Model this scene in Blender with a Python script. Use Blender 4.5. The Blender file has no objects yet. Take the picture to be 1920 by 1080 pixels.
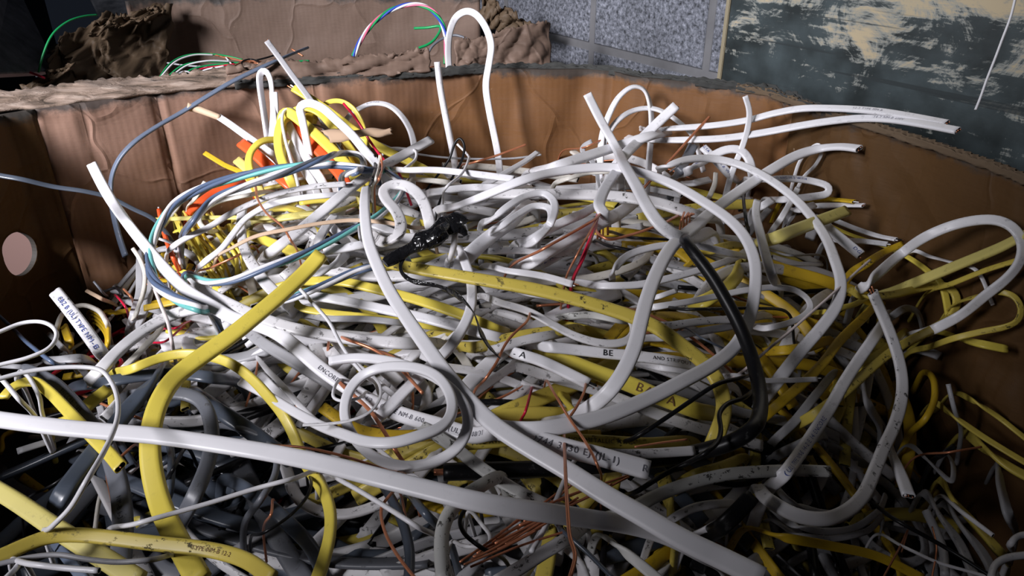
import bpy, bmesh, math, random, re
import numpy as np
from mathutils import Vector, Matrix
random.seed(7)
rng = np.random.default_rng(11)
SC = bpy.context.scene
COL = SC.collection

# ------------------------------------------------------------------ camera
F = 1450.0
PITCH = math.radians(28)
CAMZ = 1.5
cd = bpy.data.cameras.new('camera')
cam = bpy.data.objects.new('camera', cd)
COL.objects.link(cam)
cd.sensor_fit = 'HORIZONTAL'
cd.sensor_width = 36.0
cd.lens = 36.0 * F / 1920.0
cd.clip_start = 0.01
cam.location = (0, 0, CAMZ)
cam.rotation_euler = (math.pi / 2 - PITCH, 0, 0)
SC.camera = cam
cp, sp = math.cos(PITCH), math.sin(PITCH)
EYE = np.array([0, 0, CAMZ])


def ray(px, py):
    x = (px - 960) / F
    u = (540 - py) / F
    return np.array([x, cp + u * sp, -sp + u * cp])


def project(P):
    d = np.asarray(P) - EYE
    fwd = d[..., 1] * cp - d[..., 2] * sp
    up = d[..., 1] * sp + d[..., 2] * cp
    return 960 + F * d[..., 0] / fwd, 540 - F * up / fwd, fwd


def at_z(px, py, z):
    d = ray(px, py)
    return EYE + d * ((z - CAMZ) / d[2])


def at_y(px, py, y):
    d = ray(px, py)
    return EYE + d * (y / d[1])


# ------------------------------------------------------------------ surface of the heap (height field)
HC = [(1000, 285, -.378), (1250, 290, -.365), (800, 300, -.375), (560, 320, -.34), (400, 380, -.37), (330, 450, -.375),
      (900, 420, -.365), (1200, 420, -.36), (900, 540, -.36), (1150, 540, -.36), (600, 540, -.37), (1400, 400, -.37),
      (1560, 400, -.385), (1550, 520, -.39), (1650, 600, -.41), (1760, 570, -.43), (1400, 600, -.38),
      (900, 700, -.38), (600, 700, -.40), (1200, 720, -.39), (180, 530, -.50), (120, 600, -.49), (60, 560, -.52), (220, 620, -.47), (300, 650, -.42),
      (100, 760, -.44), (300, 780, -.43), (100, 1000, -.45), (350, 1000, -.46), (650, 950, -.46), (900, 850, -.41),
      (900, 1050, -.44), (1200, 900, -.42), (1300, 1030, -.46), (1500, 800, -.44), (1500, 980, -.50), (1750, 780, -.52),
      (1880, 800, -.55), (1890, 640, -.50), (1840, 560, -.47), (1750, 950, -.54), (1750, 1060, -.53), (1900, 1040, -.50)]
hp = np.array([at_z(a, b, CAMZ + c) for a, b, c in HC])
GX, GY = np.linspace(-1.1, 1.1, 221), np.linspace(-0.1, 1.9, 201)
gx, gy = np.meshgrid(GX, GY, indexing='ij')
d2 = (gx[..., None] - hp[:, 0]) ** 2 + (gy[..., None] - hp[:, 1]) ** 2
wgt = np.exp(-d2 / .075 ** 2) + 1e-3 * np.exp(-d2 / .25 ** 2) + 1e-9 / (d2 + .01)
HG = (wgt * hp[:, 2]).sum(-1) / wgt.sum(-1)
for _ in range(10):
    q = np.pad(HG, 1, mode='edge')
    HG = (q[:-2, 1:-1] + q[2:, 1:-1] + q[1:-1, :-2] + q[1:-1, 2:] + 2 * HG) / 6


def height(x, y):
    fx = np.clip((np.asarray(x) + 1.1) / .01, 0, 219.999)
    fy = np.clip((np.asarray(y) + .1) / .01, 0, 199.999)
    i, j = fx.astype(int), fy.astype(int)
    a, b = fx - i, fy - j
    return HG[i, j] * (1 - a) * (1 - b) + HG[i + 1, j] * a * (1 - b) + HG[i, j + 1] * (1 - a) * b + HG[i + 1, j + 1] * a * b


TS = np.linspace(.22, 1.9, 700)


def on_heap(px, py, lift_mm):
    d = ray(px, py)
    P = EYE + TS[:, None] * d
    f = P[:, 2] - height(P[:, 0], P[:, 1]) - lift_mm * .001
    k = np.nonzero(f < 0)[0]
    if len(k) == 0:
        return EYE + d * 1.05
    k = k[0]
    if k == 0:
        return P[0]
    t = TS[k - 1] + (TS[k] - TS[k - 1]) * f[k - 1] / (f[k - 1] - f[k])
    return EYE + d * t


# ------------------------------------------------------------------ plan of the big box
RZ = CAMZ - .247
RIMPX = [(0, 215), (65, 205), (150, 195), (290, 176), (440, 160), (560, 151), (700, 143), (830, 135), (960, 127), (1090, 129), (1150, 134),
         (1190, 143), (1250, 149), (1380, 163), (1440, 172), (1490, 191), (1560, 212), (1650, 240), (1750, 272), (1850, 306), (1920, 334)]
RIM = [at_z(a, b, RZ)[:2] for a, b in RIMPX]
RIM = [np.array(p) for p in [(-.60, .10), (-.635, .30), (-.64, .60), (-.625, .78)]] + RIM + [np.array(p) for p in [(.53, .52), (.57, .36), (.57, .15)]]
NEAR_Y = .10


def wall_hit(px, py, off):
    d = ray(px, py)
    best = None
    for a, b in zip(RIM[:-1], RIM[1:]):
        e = b - a
        M = np.array([[d[0], -e[0]], [d[1], -e[1]]])
        if abs(np.linalg.det(M)) < 1e-9:
            continue
        t, s = np.linalg.solve(M, a)
        if t > 0 and -1e-6 <= s <= 1 + 1e-6 and (best is None or t < best):
            best = t
    if best is None:
        best = 1.0
    return EYE + d * (best - off * .001 / np.linalg.norm(d))


# ------------------------------------------------------------------ materials
class NT:
    def __init__(s, name):
        s.m = bpy.data.materials.new(name)
        s.m.use_nodes = True
        s.t = s.m.node_tree
        s.b = s.t.nodes['Principled BSDF']

    def n(s, typ, **kw):
        o = s.t.nodes.new(typ)
        for k, v in kw.items():
            if k.startswith('i_'):
                o.inputs[k[2:].replace('_', ' ')].default_value = v
            else:
                setattr(o, k, v)
        return o

    def l(s, a, b):
        s.t.links.new(a, b)

    def ramp(s, fac, stops):
        r = s.n('ShaderNodeValToRGB')
        e = r.color_ramp.elements
        while len(e) < len(stops):
            e.new(.5)
        for q, (p, c) in zip(e, stops):
            q.position = p
            q.color = (c, c, c, 1) if isinstance(c, (int, float)) else (*c, 1)
        s.l(fac, r.inputs[0])
        return r.outputs[0]

    def mix(s, fac, a, b, mode='MIX'):
        r = s.n('ShaderNodeMix', data_type='RGBA', blend_type=mode)
        for v, k in ((fac, 0), (a, 6), (b, 7)):
            if isinstance(v, (int, float)):
                r.inputs[k].default_value = v
            elif isinstance(v, tuple):
                r.inputs[k].default_value = (*v, 1)
            else:
                s.l(v, r.inputs[k])
        return r.outputs[2]

    def math(s, op, a, b=0.0):
        r = s.n('ShaderNodeMath', operation=op)
        for v, k in ((a, 0), (b, 1)):
            if isinstance(v, (int, float)):
                r.inputs[k].default_value = v
            else:
                s.l(v, r.inputs[k])
        return r.outputs[0]


def srgb(r, g, b):
    return tuple(((v / 255) / 12.92 if v < 10 else (((v / 255) + .055) / 1.055) ** 2.4) for v in (r, g, b))


def plastic(name, col, rough=.38, dirt=.35, dirtcol=(.03, .028, .025), var=.12):
    k = NT(name)
    uv = k.n('ShaderNodeUVMap')
    ge = k.n('ShaderNodeObjectInfo')
    mp = k.n('ShaderNodeMapping')
    k.l(uv.outputs[0], mp.inputs[0])
    off = k.n('ShaderNodeCombineXYZ')
    k.l(k.math('MULTIPLY', ge.outputs['Random'], 40.0), off.inputs[0])
    k.l(off.outputs[0], mp.inputs['Location'])
    mp.inputs['Scale'].default_value = (34, 1.6, 1)
    n1 = k.n('ShaderNodeTexNoise', i_Scale=3.2, i_Detail=5.0, i_Roughness=.7)
    k.l(mp.outputs[0], n1.inputs['Vector'])
    n2 = k.n('ShaderNodeTexNoise', i_Scale=.30, i_Detail=2.0)
    k.l(mp.outputs[0], n2.inputs['Vector'])
    zone = k.ramp(n2.outputs[0], [(.38, 0.0), (.62, 1.0)])
    spot = k.ramp(n1.outputs[0], [(.57, 0.0), (.63, 1.0)])
    m = k.math('MULTIPLY', k.math('MULTIPLY', zone, spot), dirt * 2.0)
    m = k.math('MINIMUM', m, .95)
    n3 = k.n('ShaderNodeTexNoise', i_Scale=.9, i_Detail=3.0)
    k.l(mp.outputs[0], n3.inputs['Vector'])
    shade = k.ramp(n3.outputs[0], [(.3, 1 - var), (.7, 1.0)])
    c = k.mix(1.0, col, shade, 'MULTIPLY')
    film = k.math('MULTIPLY', zone, dirt * .35)
    c = k.mix(film, c, tuple(x * .45 for x in col))
    c = k.mix(m, c, dirtcol)
    k.l(c, k.b.inputs['Base Color'])
    k.l(k.math('ADD', k.math('MULTIPLY', m, .4), rough), k.b.inputs['Roughness'])
    k.b.inputs['Specular IOR Level'].default_value = .45
    return k.m


def plain(name, col, rough=.5, metal=0.0, spec=.5):
    k = NT(name)
    k.b.inputs['Base Color'].default_value = (*col, 1)
    k.b.inputs['Roughness'].default_value = rough
    k.b.inputs['Metallic'].default_value = metal
    k.b.inputs['Specular IOR Level'].default_value = spec
    return k.m


M = {}
M['white'] = plastic('white_sheath', (.74, .735, .765), .36, .16, var=.06)
M['white_clean'] = plastic('clean_white_sheath', (.75, .745, .775), .36, .03, var=.05)
M['white_dirty'] = plastic('scuffed_white_sheath', (.66, .65, .665), .45, .7)
M['white_filthy'] = plastic('filthy_white_sheath', (.58, .58, .56), .5, 1.4)
M['greyw'] = plastic('shaded_greyish_white_sheath', (.38, .38, .40), .45, .35)  # base also darkened in place of shade on whites at near right
M['warm'] = plastic('warm_white_sheath', (.70, .67, .61), .45, .22)
M['pink'] = plastic('pinkish_white_sheath', (.76, .66, .65), .4, .2)
M['yellow'] = plastic('yellow_sheath', (.68, .555, .085), .36, .10, dirtcol=(.05, .04, .01), var=.08)
M['yellow_dirty'] = plastic('scuffed_yellow_sheath', (.60, .475, .085), .42, .75, dirtcol=(.035, .028, .012))
M['paleyellow'] = plastic('pale_yellow_sheath', (.62, .54, .17), .42, .3, dirtcol=(.1, .08, .03))
M['ochre'] = plastic('ochre_sheath', (.58, .38, .02), .45, .35, dirtcol=(.05, .04, .01))
M['orange'] = plastic('orange_sheath', (.78, .10, .025), .36, .08)
M['slate'] = plastic('slate_grey_sheath', (.066, .08, .105), .3, .2, dirtcol=(.03, .03, .03))
M['grey'] = plastic('mid_grey_sheath', (.13, .138, .16), .42, .3)
M['bluegrey'] = plastic('blue_grey_sheath', (.12, .15, .21), .4, .2)
M['black'] = plastic('black_sheath', (.007, .007, .008), .36, .4, dirtcol=(.05, .05, .05))
M['black'].node_tree.nodes['Principled BSDF'].inputs['Specular IOR Level'].default_value = .22
M['black_dirty'] = plastic('dusty_black_sheath', (.012, .012, .012), .5, 1.0, dirtcol=(.2, .19, .17))
M['red'] = plastic('red_sheath', (.62, .012, .05), .3, .1)
M['teal'] = plastic('teal_sheath', (.16, .48, .46), .35, .15)
M['wireblue'] = plastic('slate_blue_insulation', (.10, .14, .23), .32, .2)
M['green'] = plastic('green_insulation', (.01, .30, .09), .35, .1)
M['blue'] = plastic('blue_insulation', (.03, .07, .42), .35, .1)
M['rose'] = plastic('rose_insulation', (.60, .13, .22), .35, .1)
M['tan'] = plastic('tan_paper_wrap', (.58, .42, .29), .7, .15)
M['core_dark'] = plain('dark_hollow', (.02, .018, .018), .8)
M['paper'] = plain('kraft_filler', (.40, .28, .19), .9)
M['inkgrey'] = plain('grey_ink', (.13, .13, .155), .7)
M['ink'] = plain('black_ink', (.015, .015, .02), .7)
M['inkfaint'] = plain('faint_grey_ink', (.30, .30, .34), .7)
M['inkblue'] = plain('blue_ink', (.06, .09, .30), .7)
M['inkbrown'] = plain('brown_ink', (.16, .08, .03), .7)


def copper_mat():
    k = NT('bare_copper')
    g = k.n('ShaderNodeObjectInfo')
    n = k.n('ShaderNodeTexNoise', i_Scale=60.0)
    tc = k.n('ShaderNodeTexCoord')
    k.l(tc.outputs['Object'], n.inputs['Vector'])
    c = k.mix(n.outputs[0], (.52, .16, .07), (.85, .36, .20))
    c = k.mix(k.math('MULTIPLY', g.outputs['Random'], .35), c, (.36, .15, .08))
    k.l(c, k.b.inputs['Base Color'])
    k.b.inputs['Metallic'].default_value = .55
    k.b.inputs['Roughness'].default_value = .34
    return k.m


M['copper'] = copper_mat()


def tape_mat():
    k = NT('black_vinyl_tape')
    k.b.inputs['Base Color'].default_value = (.008, .008, .009, 1)
    k.b.inputs['Roughness'].default_value = .2
    tc = k.n('ShaderNodeTexCoord')
    n = k.n('ShaderNodeTexNoise', i_Scale=70.0, i_Detail=3.0, i_Distortion=1.5)
    k.l(tc.outputs['Object'], n.inputs['Vector'])
    b = k.n('ShaderNodeBump', i_Strength=.9, i_Distance=.004)
    k.l(n.outputs[0], b.inputs['Height'])
    k.l(b.outputs[0], k.b.inputs['Normal'])
    return k.m


M['tape'] = tape_mat()

CAT = {'wire': 'wire', 'cable': 'cable', 'tape': 'tape'}


# ------------------------------------------------------------------ strand building
def cross(shape, n):
    a = np.arange(n) * 2 * math.pi / n
    c, s = np.cos(a), np.sin(a)
    if shape == 'round':
        return np.stack([c, s], 1) * .5, 1.0
    x = np.sign(c) * np.abs(c) ** .75 * .5
    y = np.sign(s) * np.abs(s) ** .62 * .5
    y = y * (1 - .20 * np.exp(-(x / .13) ** 2))
    return np.stack([x, y], 1), .47


def catmull(P, R, step):
    P = [np.asarray(p, float) for p in P]
    if len(P) == 2:
        P = [P[0], (P[0] + P[1]) / 2, P[1]]
        R = [R[0], (R[0] + R[1]) / 2, R[1]]
    Q = [2 * P[0] - P[1]] + P + [2 * P[-1] - P[-2]]
    out, ro = [], []
    for i in range(1, len(Q) - 2):
        p0, p1, p2, p3 = Q[i - 1:i + 3]
        t = [0]
        for a, b in ((p0, p1), (p1, p2), (p2, p3)):
            t.append(t[-1] + max(np.linalg.norm(b - a), 1e-5) ** .5)
        m = max(2, int(np.linalg.norm(p2 - p1) / step) + 1)
        for k in range(m):
            u = t[1] + (t[2] - t[1]) * k / m
            A1 = (t[1] - u) / (t[1] - t[0]) * p0 + (u - t[0]) / (t[1] - t[0]) * p1
            A2 = (t[2] - u) / (t[2] - t[1]) * p1 + (u - t[1]) / (t[2] - t[1]) * p2
            A3 = (t[3] - u) / (t[3] - t[2]) * p2 + (u - t[2]) / (t[3] - t[2]) * p3
            B1 = (t[2] - u) / (t[2] - t[0]) * A1 + (u - t[0]) / (t[2] - t[0]) * A2
            B2 = (t[3] - u) / (t[3] - t[1]) * A2 + (u - t[1]) / (t[3] - t[1]) * A3
            out.append((t[2] - u) / (t[2] - t[1]) * B1 + (u - t[1]) / (t[2] - t[1]) * B2)
            ro.append(R[i - 1] + (R[i] - R[i - 1]) * k / m)
    out.append(P[-1])
    ro.append(R[-1])
    return np.array(out), np.array(ro)


UPV = np.array([0, -.62, .78])


class Path:
    def __init__(s, P, R, width, smooth=2):
        for _ in range(smooth):
            if len(P) > 4:
                P = np.vstack([P[:1], .25 * P[:-2] + .5 * P[1:-1] + .25 * P[2:], P[-1:]])
        s.P, s.R = P, R
        T = np.gradient(P, axis=0)
        T /= np.linalg.norm(T, axis=1)[:, None] + 1e-12
        s.T = T
        N = np.empty_like(P)
        prev = None
        for i in range(len(P)):
            v = UPV - UPV.dot(T[i]) * T[i]
            L = np.linalg.norm(v)
            if prev is not None:
                q = prev - prev.dot(T[i]) * T[i]
                q /= np.linalg.norm(q) + 1e-9
                a = min(1.0, L * L) * .35
                v = (1 - a) * q + a * v / (L + 1e-9)
            v /= np.linalg.norm(v) + 1e-9
            N[i] = v
            prev = v
        r = np.radians(R)[:, None]
        Bv = np.cross(T, N)
        s.N = N * np.cos(r) + Bv * np.sin(r)
        s.B = np.cross(T, s.N)
        s.S = np.concatenate([[0], np.cumsum(np.linalg.norm(np.diff(P, axis=0), axis=1))])
        s.w = np.asarray(width) if np.ndim(width) else np.full(len(P), width)

    def frame(s, q):
        q = min(max(q, 0), s.S[-1])
        i = min(int(np.searchsorted(s.S, q, 'right')) - 1, len(s.S) - 2)
        f = (q - s.S[i]) / max(s.S[i + 1] - s.S[i], 1e-9)
        L = lambda A: A[i] * (1 - f) + A[i + 1] * f
        return L(s.P), L(s.T), L(s.N), L(s.B), s.w[i]


class MeshBuf:
    def __init__(s):
        s.v, s.f, s.uv, s.mi, s.n = [], [], [], [], 0

    def tube(s, path, shape, n, mi=0, caps=('c', 'c'), coremi=1, thick=None):
        prof, tr = cross(shape, n)
        if thick:
            tr = thick
        m = len(path.P)
        w = path.w[:, None, None]
        ring = path.P[:, None, :] + w * (prof[None, :, 0:1] * path.B[:, None, :] + tr * prof[None, :, 1:2] * path.N[:, None, :])
        base = s.n
        s.v.append(ring.reshape(-1, 3))
        s.n += m * n
        for i in range(m - 1):
            u0, u1 = path.S[i], path.S[i + 1]
            for k in range(n):
                k2 = (k + 1) % n
                s.f.append((base + i * n + k, base + i * n + k2, base + (i + 1) * n + k2, base + (i + 1) * n + k))
                s.uv.append(((u0, k / n), (u0, (k + 1) / n), (u1, (k + 1) / n), (u1, k / n)))
                s.mi.append(mi)
        for side, kind in ((0, caps[0]), (m - 1, caps[1])):
            P, T, N, B, ww = path.P[side], path.T[side], path.N[side], path.B[side], path.w[side]
            last = [base + side * n + k for k in range(n)]
            if kind in 'ox':
                d = T * (1 if side == 0 else -1)
                for sc, dep in ((.80, 0.0), (.74, .35)):
                    rr = P + d * dep * ww + ww * sc * (prof[:, 0:1] * B + tr * prof[:, 1:2] * N)
                    nb = s.n
                    s.v.append(rr)
                    s.n += n
                    nxt = [nb + k for k in range(n)]
                    for k in range(n):
                        k2 = (k + 1) % n
                        f = (last[k2], last[k], nxt[k], nxt[k2]) if side == 0 else (last[k], last[k2], nxt[k2], nxt[k])
                        s.f.append(f)
                        s.uv.append(((path.S[side], .1),) * 4)
                        s.mi.append(mi if dep == 0 else coremi)
                    last = nxt
                s.f.append(tuple(reversed(last)) if side == 0 else tuple(last))
                s.uv.append(((0, .1),) * n)
                s.mi.append(coremi)
            else:
                s.f.append(tuple(reversed(last)) if side == 0 else tuple(last))
                s.uv.append(((path.S[side], .1),) * n)
                s.mi.append(mi)

    def build(s, name, mats, parent=None):
        me = bpy.data.meshes.new(name)
        V = np.vstack(s.v)
        me.from_pydata(V.tolist(), [], s.f)
        uvl = me.uv_layers.new(name='UVMap')
        flat = np.array([c for f in s.uv for p in f for c in p], dtype=np.float32)
        uvl.data.foreach_set('uv', flat)
        for m in mats:
            me.materials.append(m)
        me.polygons.foreach_set('material_index', np.array(s.mi, dtype=np.int32))
        me.polygons.foreach_set('use_smooth', np.ones(len(s.f), dtype=bool))
        me.update()
        o = bpy.data.objects.new(name, me)
        COL.objects.link(o)
        if parent:
            o.parent = parent
        return o


def tag(o, label=None, cat=None, group=None, kind=None):
    if label: o['label'] = label
    if cat: o['category'] = cat
    if group: o['group'] = group
    if kind: o['kind'] = kind
    return o


PT = re.compile(r'^(-?[\d.]+),(-?[\d.]+)(?:([+-]\d+))?(?:@([\d.]+))?(?:\^(-?\d+))?(?:/(-?\d+))?$')


def pts3(spec, L, ends, roll):
    P, R = [], []
    toks = spec.split()
    for i, t in enumerate(toks):
        g = PT.match(t)
        x, y = float(g[1]), float(g[2])
        l = L + (int(g[3]) if g[3] else 0)
        if (i == 0 and ends[0] == 'b') or (i == len(toks) - 1 and ends[1] == 'b'):
            l = min(l - 32, l * .3 - 22) if l < 60 else l - 45
        if g[4]: p = at_y(x, y, float(g[4]))
        elif g[5]: p = wall_hit(x, y, float(g[5]))
        else: p = on_heap(x, y, l)
        if p[2] < RZ and p[1] < 1.2 and not g[5] and len(P) + 1 and not (g[4] and float(g[4]) > 1.09):
            q = wall_hit(x, y, 12)
            if np.linalg.norm(p - EYE) > np.linalg.norm(q - EYE): p = q
        P.append(p)
        R.append(float(g[6]) if g[6] else roll)
    for side, e in ((0, ends[0]), (-1, ends[1])):
        if e == 'b':
            a, b = (P[0], P[1]) if side == 0 else (P[-1], P[-2])
            d = a - b
            d /= np.linalg.norm(d) + 1e-9
            q = a + d * .025 + np.array([0, 0, -.03])
            if side == 0:
                P.insert(0, q); R.insert(0, R[0])
            else:
                P.append(q); R.append(R[-1])
    return P, R


FONT_CACHE = {}


def glyphs(txt, off=0.0):
    key = (txt, off)
    if key not in FONT_CACHE:
        c = bpy.data.curves.new('lettering', 'FONT')
        c.body = txt
        c.size = 1.0
        c.offset = off
        c.space_character = 1.15
        c.resolution_u = 2
        o = bpy.data.objects.new('lettering', c)
        COL.objects.link(o)
        dg = bpy.context.evaluated_depsgraph_get()
        me = o.evaluated_get(dg).to_mesh()
        V = np.array([v.co[:2] for v in me.vertices])
        Fc = [tuple(p.vertices) for p in me.polygons]
        o.evaluated_get(dg).to_mesh_clear()
        bpy.data.objects.remove(o)
        bpy.data.curves.remove(c)
        FONT_CACHE[key] = (V, Fc)
    return FONT_CACHE[key]


def add_text(buf, path, txt, px, py, mi, size=.6, shape='flat', bold=0.0, flip=False, tr=.47, stretch=1.0):
    """txt starts at the point of the path nearest to the pixel; size is a share of the cable's width"""
    X, Y, _ = project(path.P)
    i = int(np.argmin((X - px) ** 2 + (Y - py) ** 2))
    j = min(i + 1, len(X) - 1)
    sgn = 1 if X[j] >= X[max(j - 1, 0)] else -1
    if flip: sgn = -sgn
    V, Fc = glyphs(txt, bold)
    h = path.w[i] * size
    base = buf.n
    out = []
    for u, v in V:
        P, T, N, B, w = path.frame(path.S[i] + sgn * u * h * stretch)
        up = -B * sgn
        off = (v - .36) * h
        xx = off / w
        z = tr * .5 * (1 - .20 * math.exp(-(xx / .13) ** 2)) * w if shape == 'flat' else math.sqrt(max(.25 - xx * xx, .01)) * w
        if shape == 'flat' and abs(xx) > .3:
            z = z * (1 - (abs(xx) - .3) ** 2 * 3)
        out.append(P + up * off + N * (z + .00035))
    buf.v.append(np.array(out))
    buf.n += len(out)
    for f in Fc:
        buf.f.append(tuple(base + k for k in (f if sgn > 0 else f)))
        buf.uv.append(((0, 0),) * len(f))
        buf.mi.append(mi)


def adopt(o, parent, anchor=None):
    """make o a part of parent without moving it"""
    o.parent = parent
    o.matrix_parent_inverse = Matrix.Translation(-(anchor or parent).location)
    return o


LANDMARKS = []
HEROPATHS = []
ALLHEROES = []
CN = {'black': 'black', 'white': 'white', 'copper': 'copper', 'warm': 'warm', 'red': 'red'}


def strand(name, label, w, L, spec, mat=None, sh='flat', e='bb', roll=0, text=None, lm=None, cond=None, group=None, step=None, coremat='core_dark', sm=2, thick=None, inkm='ink'):
    """one cable or wire. w: width in pixels at its own depth, L: lift over the heap in mm, e: how each end looks
    (b buried, o cut open, x cut open with bare conductors, c plain, n runs out of view)"""
    mat = mat or {'yellow_cable': 'yellow', 'orange_cable': 'orange', 'slate_cable': 'slate', 'black_cable': 'black', 'grey_cable': 'grey'}.get(name, 'white')
    P, R = pts3(spec, L, e, roll)
    w0, w1 = (w if isinstance(w, tuple) else (w, w))
    A = np.array(P)
    depth = np.mean(project(A)[2])
    wm = .5 * (w0 + w1) * depth / F
    st = step or max(.0028, min(.006, wm * .5))
    C, Rr = catmull(P, R, st)
    width = np.linspace(w0, w1, len(C)) * depth / F
    path = Path(C, Rr, width, sm)
    n = (16 if wm > .006 else 10) if sh == 'flat' else (12 if wm > .006 else 8)
    buf = MeshBuf()
    caps = tuple(c if c in 'ox' else 'c' for c in e)
    buf.tube(path, sh, n, 0, caps, 1, thick)
    mats = [M[mat], M[coremat], M[inkm]]
    for t in (text or []):
        add_text(buf, path, t[0], t[1], t[2], 2, t[3], sh, t[5] if len(t) > 5 else 0.0)
    open_ends = wm > .0045 and any(c in 'ox' for c in e)
    sheath = buf.build('sheath' if open_ends else name, mats)
    o = sheath
    if open_ends:
        o = bpy.data.objects.new(name, None)
        COL.objects.link(o)
        o.empty_display_size = .02
        o.location = path.P[len(path.P) // 2]
        adopt(sheath, o)
    tag(o, label, 'wire' if name.endswith('wire') else 'cable', group)
    for side, c in ((0, e[0]), (1, e[1])):
        if c not in 'ox' or not open_ends: continue
        i = 0 if side == 0 else len(path.P) - 1
        d = -path.T[i] if side == 0 else path.T[i]
        ww = path.w[i]
        kinds = cond or (['black', 'copper', 'white'] if sh == 'flat' else ['copper'])
        m = len(kinds)
        for q, kd in enumerate(kinds):
            xo = (q - (m - 1) / 2) * (.25 if sh == 'flat' else 0)
            ln = (random.uniform(.35, 1.4) if c == 'x' else random.uniform(-.10, .12)) * ww
            rad = ww * ((.20 if kd != 'copper' else .13) if sh == 'flat' else .36)
            s0 = path.P[i] - d * ww * .35 + path.B[i] * xo * ww
            s1 = path.P[i] + d * ln + path.B[i] * (xo * (1.3 if c == 'x' else 1)) * ww + path.N[i] * random.uniform(-.05, .05) * ww
            cc, rr = catmull([s0, (s0 + s1) / 2, s1], [0, 0, 0], max(np.linalg.norm(s1 - s0) / 4, 5e-4))
            cb = MeshBuf()
            cb.tube(Path(cc, rr, rad, 0), 'round', 8, 0, ('c', 'c'))
            co = adopt(cb.build('bare_conductor' if kd == 'copper' else 'insulated_conductor', [M[kd]]), o)
            co['label'] = 'bare copper conductor' if kd == 'copper' else CN.get(kd, kd) + ' insulated conductor'
            if kd != 'copper':
                tip = catmull([s1 - d * ww * .05, s1 + d * ww * .10], [0, 0], .001)
                tb = MeshBuf()
                tb.tube(Path(tip[0], tip[1], rad * .5, 0), 'round', 6, 0, ('c', 'c'))
                tb.build('copper_core', [M['copper']], co)
    X, Y, _ = project(path.P)
    ok = (X > 0) & (X < 1920) & (Y > 0) & (Y < 1080)
    if lm:
        LANDMARKS.append((lm, X[ok][::3], Y[ok][::3]))
    ALLHEROES.append(o)
    HEROPATHS.append((o, path))
    return o, path


def bundle(name, label, cat, w, L, spec, colours, e='bb', pitch=.09, lm=None, rad=.5):
    """several thin insulated wires twisted together: one thing, one part per wire"""
    P, R = pts3(spec, L, e, 0)
    depth = np.mean(project(np.array(P))[2])
    W = w * depth / F
    C, Rr = catmull(P, R, .003)
    path = Path(C, Rr, W, 3)
    root = bpy.data.objects.new(name, None)
    COL.objects.link(root)
    root.location = C[len(C) // 2]
    root.empty_display_size = .02
    tag(root, label, cat)
    inv = Vector(-root.location)
    m = len(colours)
    r = W * .5 * (1 - 1 / (m * .5 + 1)) * rad * 1.6
    for k, cn in enumerate(colours):
        a = path.S / pitch * 2 * math.pi + k * 2 * math.pi / m
        Q = path.P + r * (np.cos(a)[:, None] * path.B + np.sin(a)[:, None] * .8 * path.N) - np.array(root.location)
        b = MeshBuf()
        pp = Path(Q, np.zeros(len(Q)), W * .5, 0)
        b.tube(pp, 'round', 8, 0)
        o = b.build('wire', [M[cn]], root)
        o['label'] = {'wireblue': 'slate blue', 'teal': 'teal', 'white': 'white', 'green': 'green', 'blue': 'blue', 'rose': 'pink', 'grey': 'grey'}[cn] + ' insulated wire'
    X, Y, _ = project(path.P)
    if lm:
        LANDMARKS.append((lm, X[::3], Y[::3]))
    return root


def mesh_obj(name, verts, faces, mat, parent=None, smooth=True, uvs=None):
    me = bpy.data.meshes.new(name)
    me.from_pydata([tuple(map(float, v)) for v in verts], [], faces)
    for m in (mat if isinstance(mat, list) else [mat]):
        me.materials.append(m)
    if smooth:
        me.polygons.foreach_set('use_smooth', np.ones(len(faces), dtype=bool))
    me.update()
    o = bpy.data.objects.new(name, me)
    COL.objects.link(o)
    if parent: o.parent = parent
    return o
# ------------------------------------------------------------------ the traced cables
WC, YC, GC, SL, KC, OC = 'white_cable', 'yellow_cable', 'grey_cable', 'slate_cable', 'black_cable', 'orange_cable'
WW, KW, CW, RW, YW, GW, GRW, BW = 'white_wire', 'black_wire', 'copper_wire', 'red_wire', 'yellow_wire', 'grey_wire', 'green_wire', 'beige_wire'
S = strand

# --- the big ones lying on top
S(WC, 'long printed white cable running from its upright cut end down across the heap', (24, 30), 52,
  '172,308+60@.80 188,340@.785 208,375@.77 240,420+40 270,458+30 310,505+25 350,545+20 400,575+12 435,596+4 470,606 515,622 560,655 600,690 650,725 700,755 760,780 830,800 890,818 920,809+14 960,812+24 1000,822+32 1060,840+34 1110,852+34 1160,866+34 1217,882+34',
  e='oo', mat='white_clean', text=[('ENCORE WIRE C', 601, 690, .42), ('14/2', 682, 740, .42), ('G TYPE NM-B 600', 722, 760, .42), ('(UL)', 846, 806, .42), ('08/31', 886, 820, .42), ('10 2744 3030 EJ (JL-1)', 978, 818, .5), ('R', 1196, 879, .5)], inkm='inkgrey', lm='long white printed cable', sm=3)
S(WC, 'thick clean white cable running diagonally over the whole heap from its stripped upper end', (23, 34), 92,
  '686,352-25 684,372-4 684,400 690,450 705,492 730,545 765,600 800,650 840,705 880,752 930,800 1000,845 1060,880 1130,925 1200,965 1280,1012 1360,1050 1430,1085', e='cn', mat='white_clean', lm='thick white diagonal cable', sm=3)
S(WC, 'thick white cable crossing the near heap over the slate cables', (33, 34), 118,
  '-60,778 0,787 60,795 130,803 220,811 300,818 400,832 500,848 600,868 700,893 800,918 900,942 1000,958-10 1100,972-30 1180,985-50 1250,1005-60 1310,1035-70 1360,1070-80', e='nb', mat='white_clean', lm='near thick white cable', sm=3)
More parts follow.
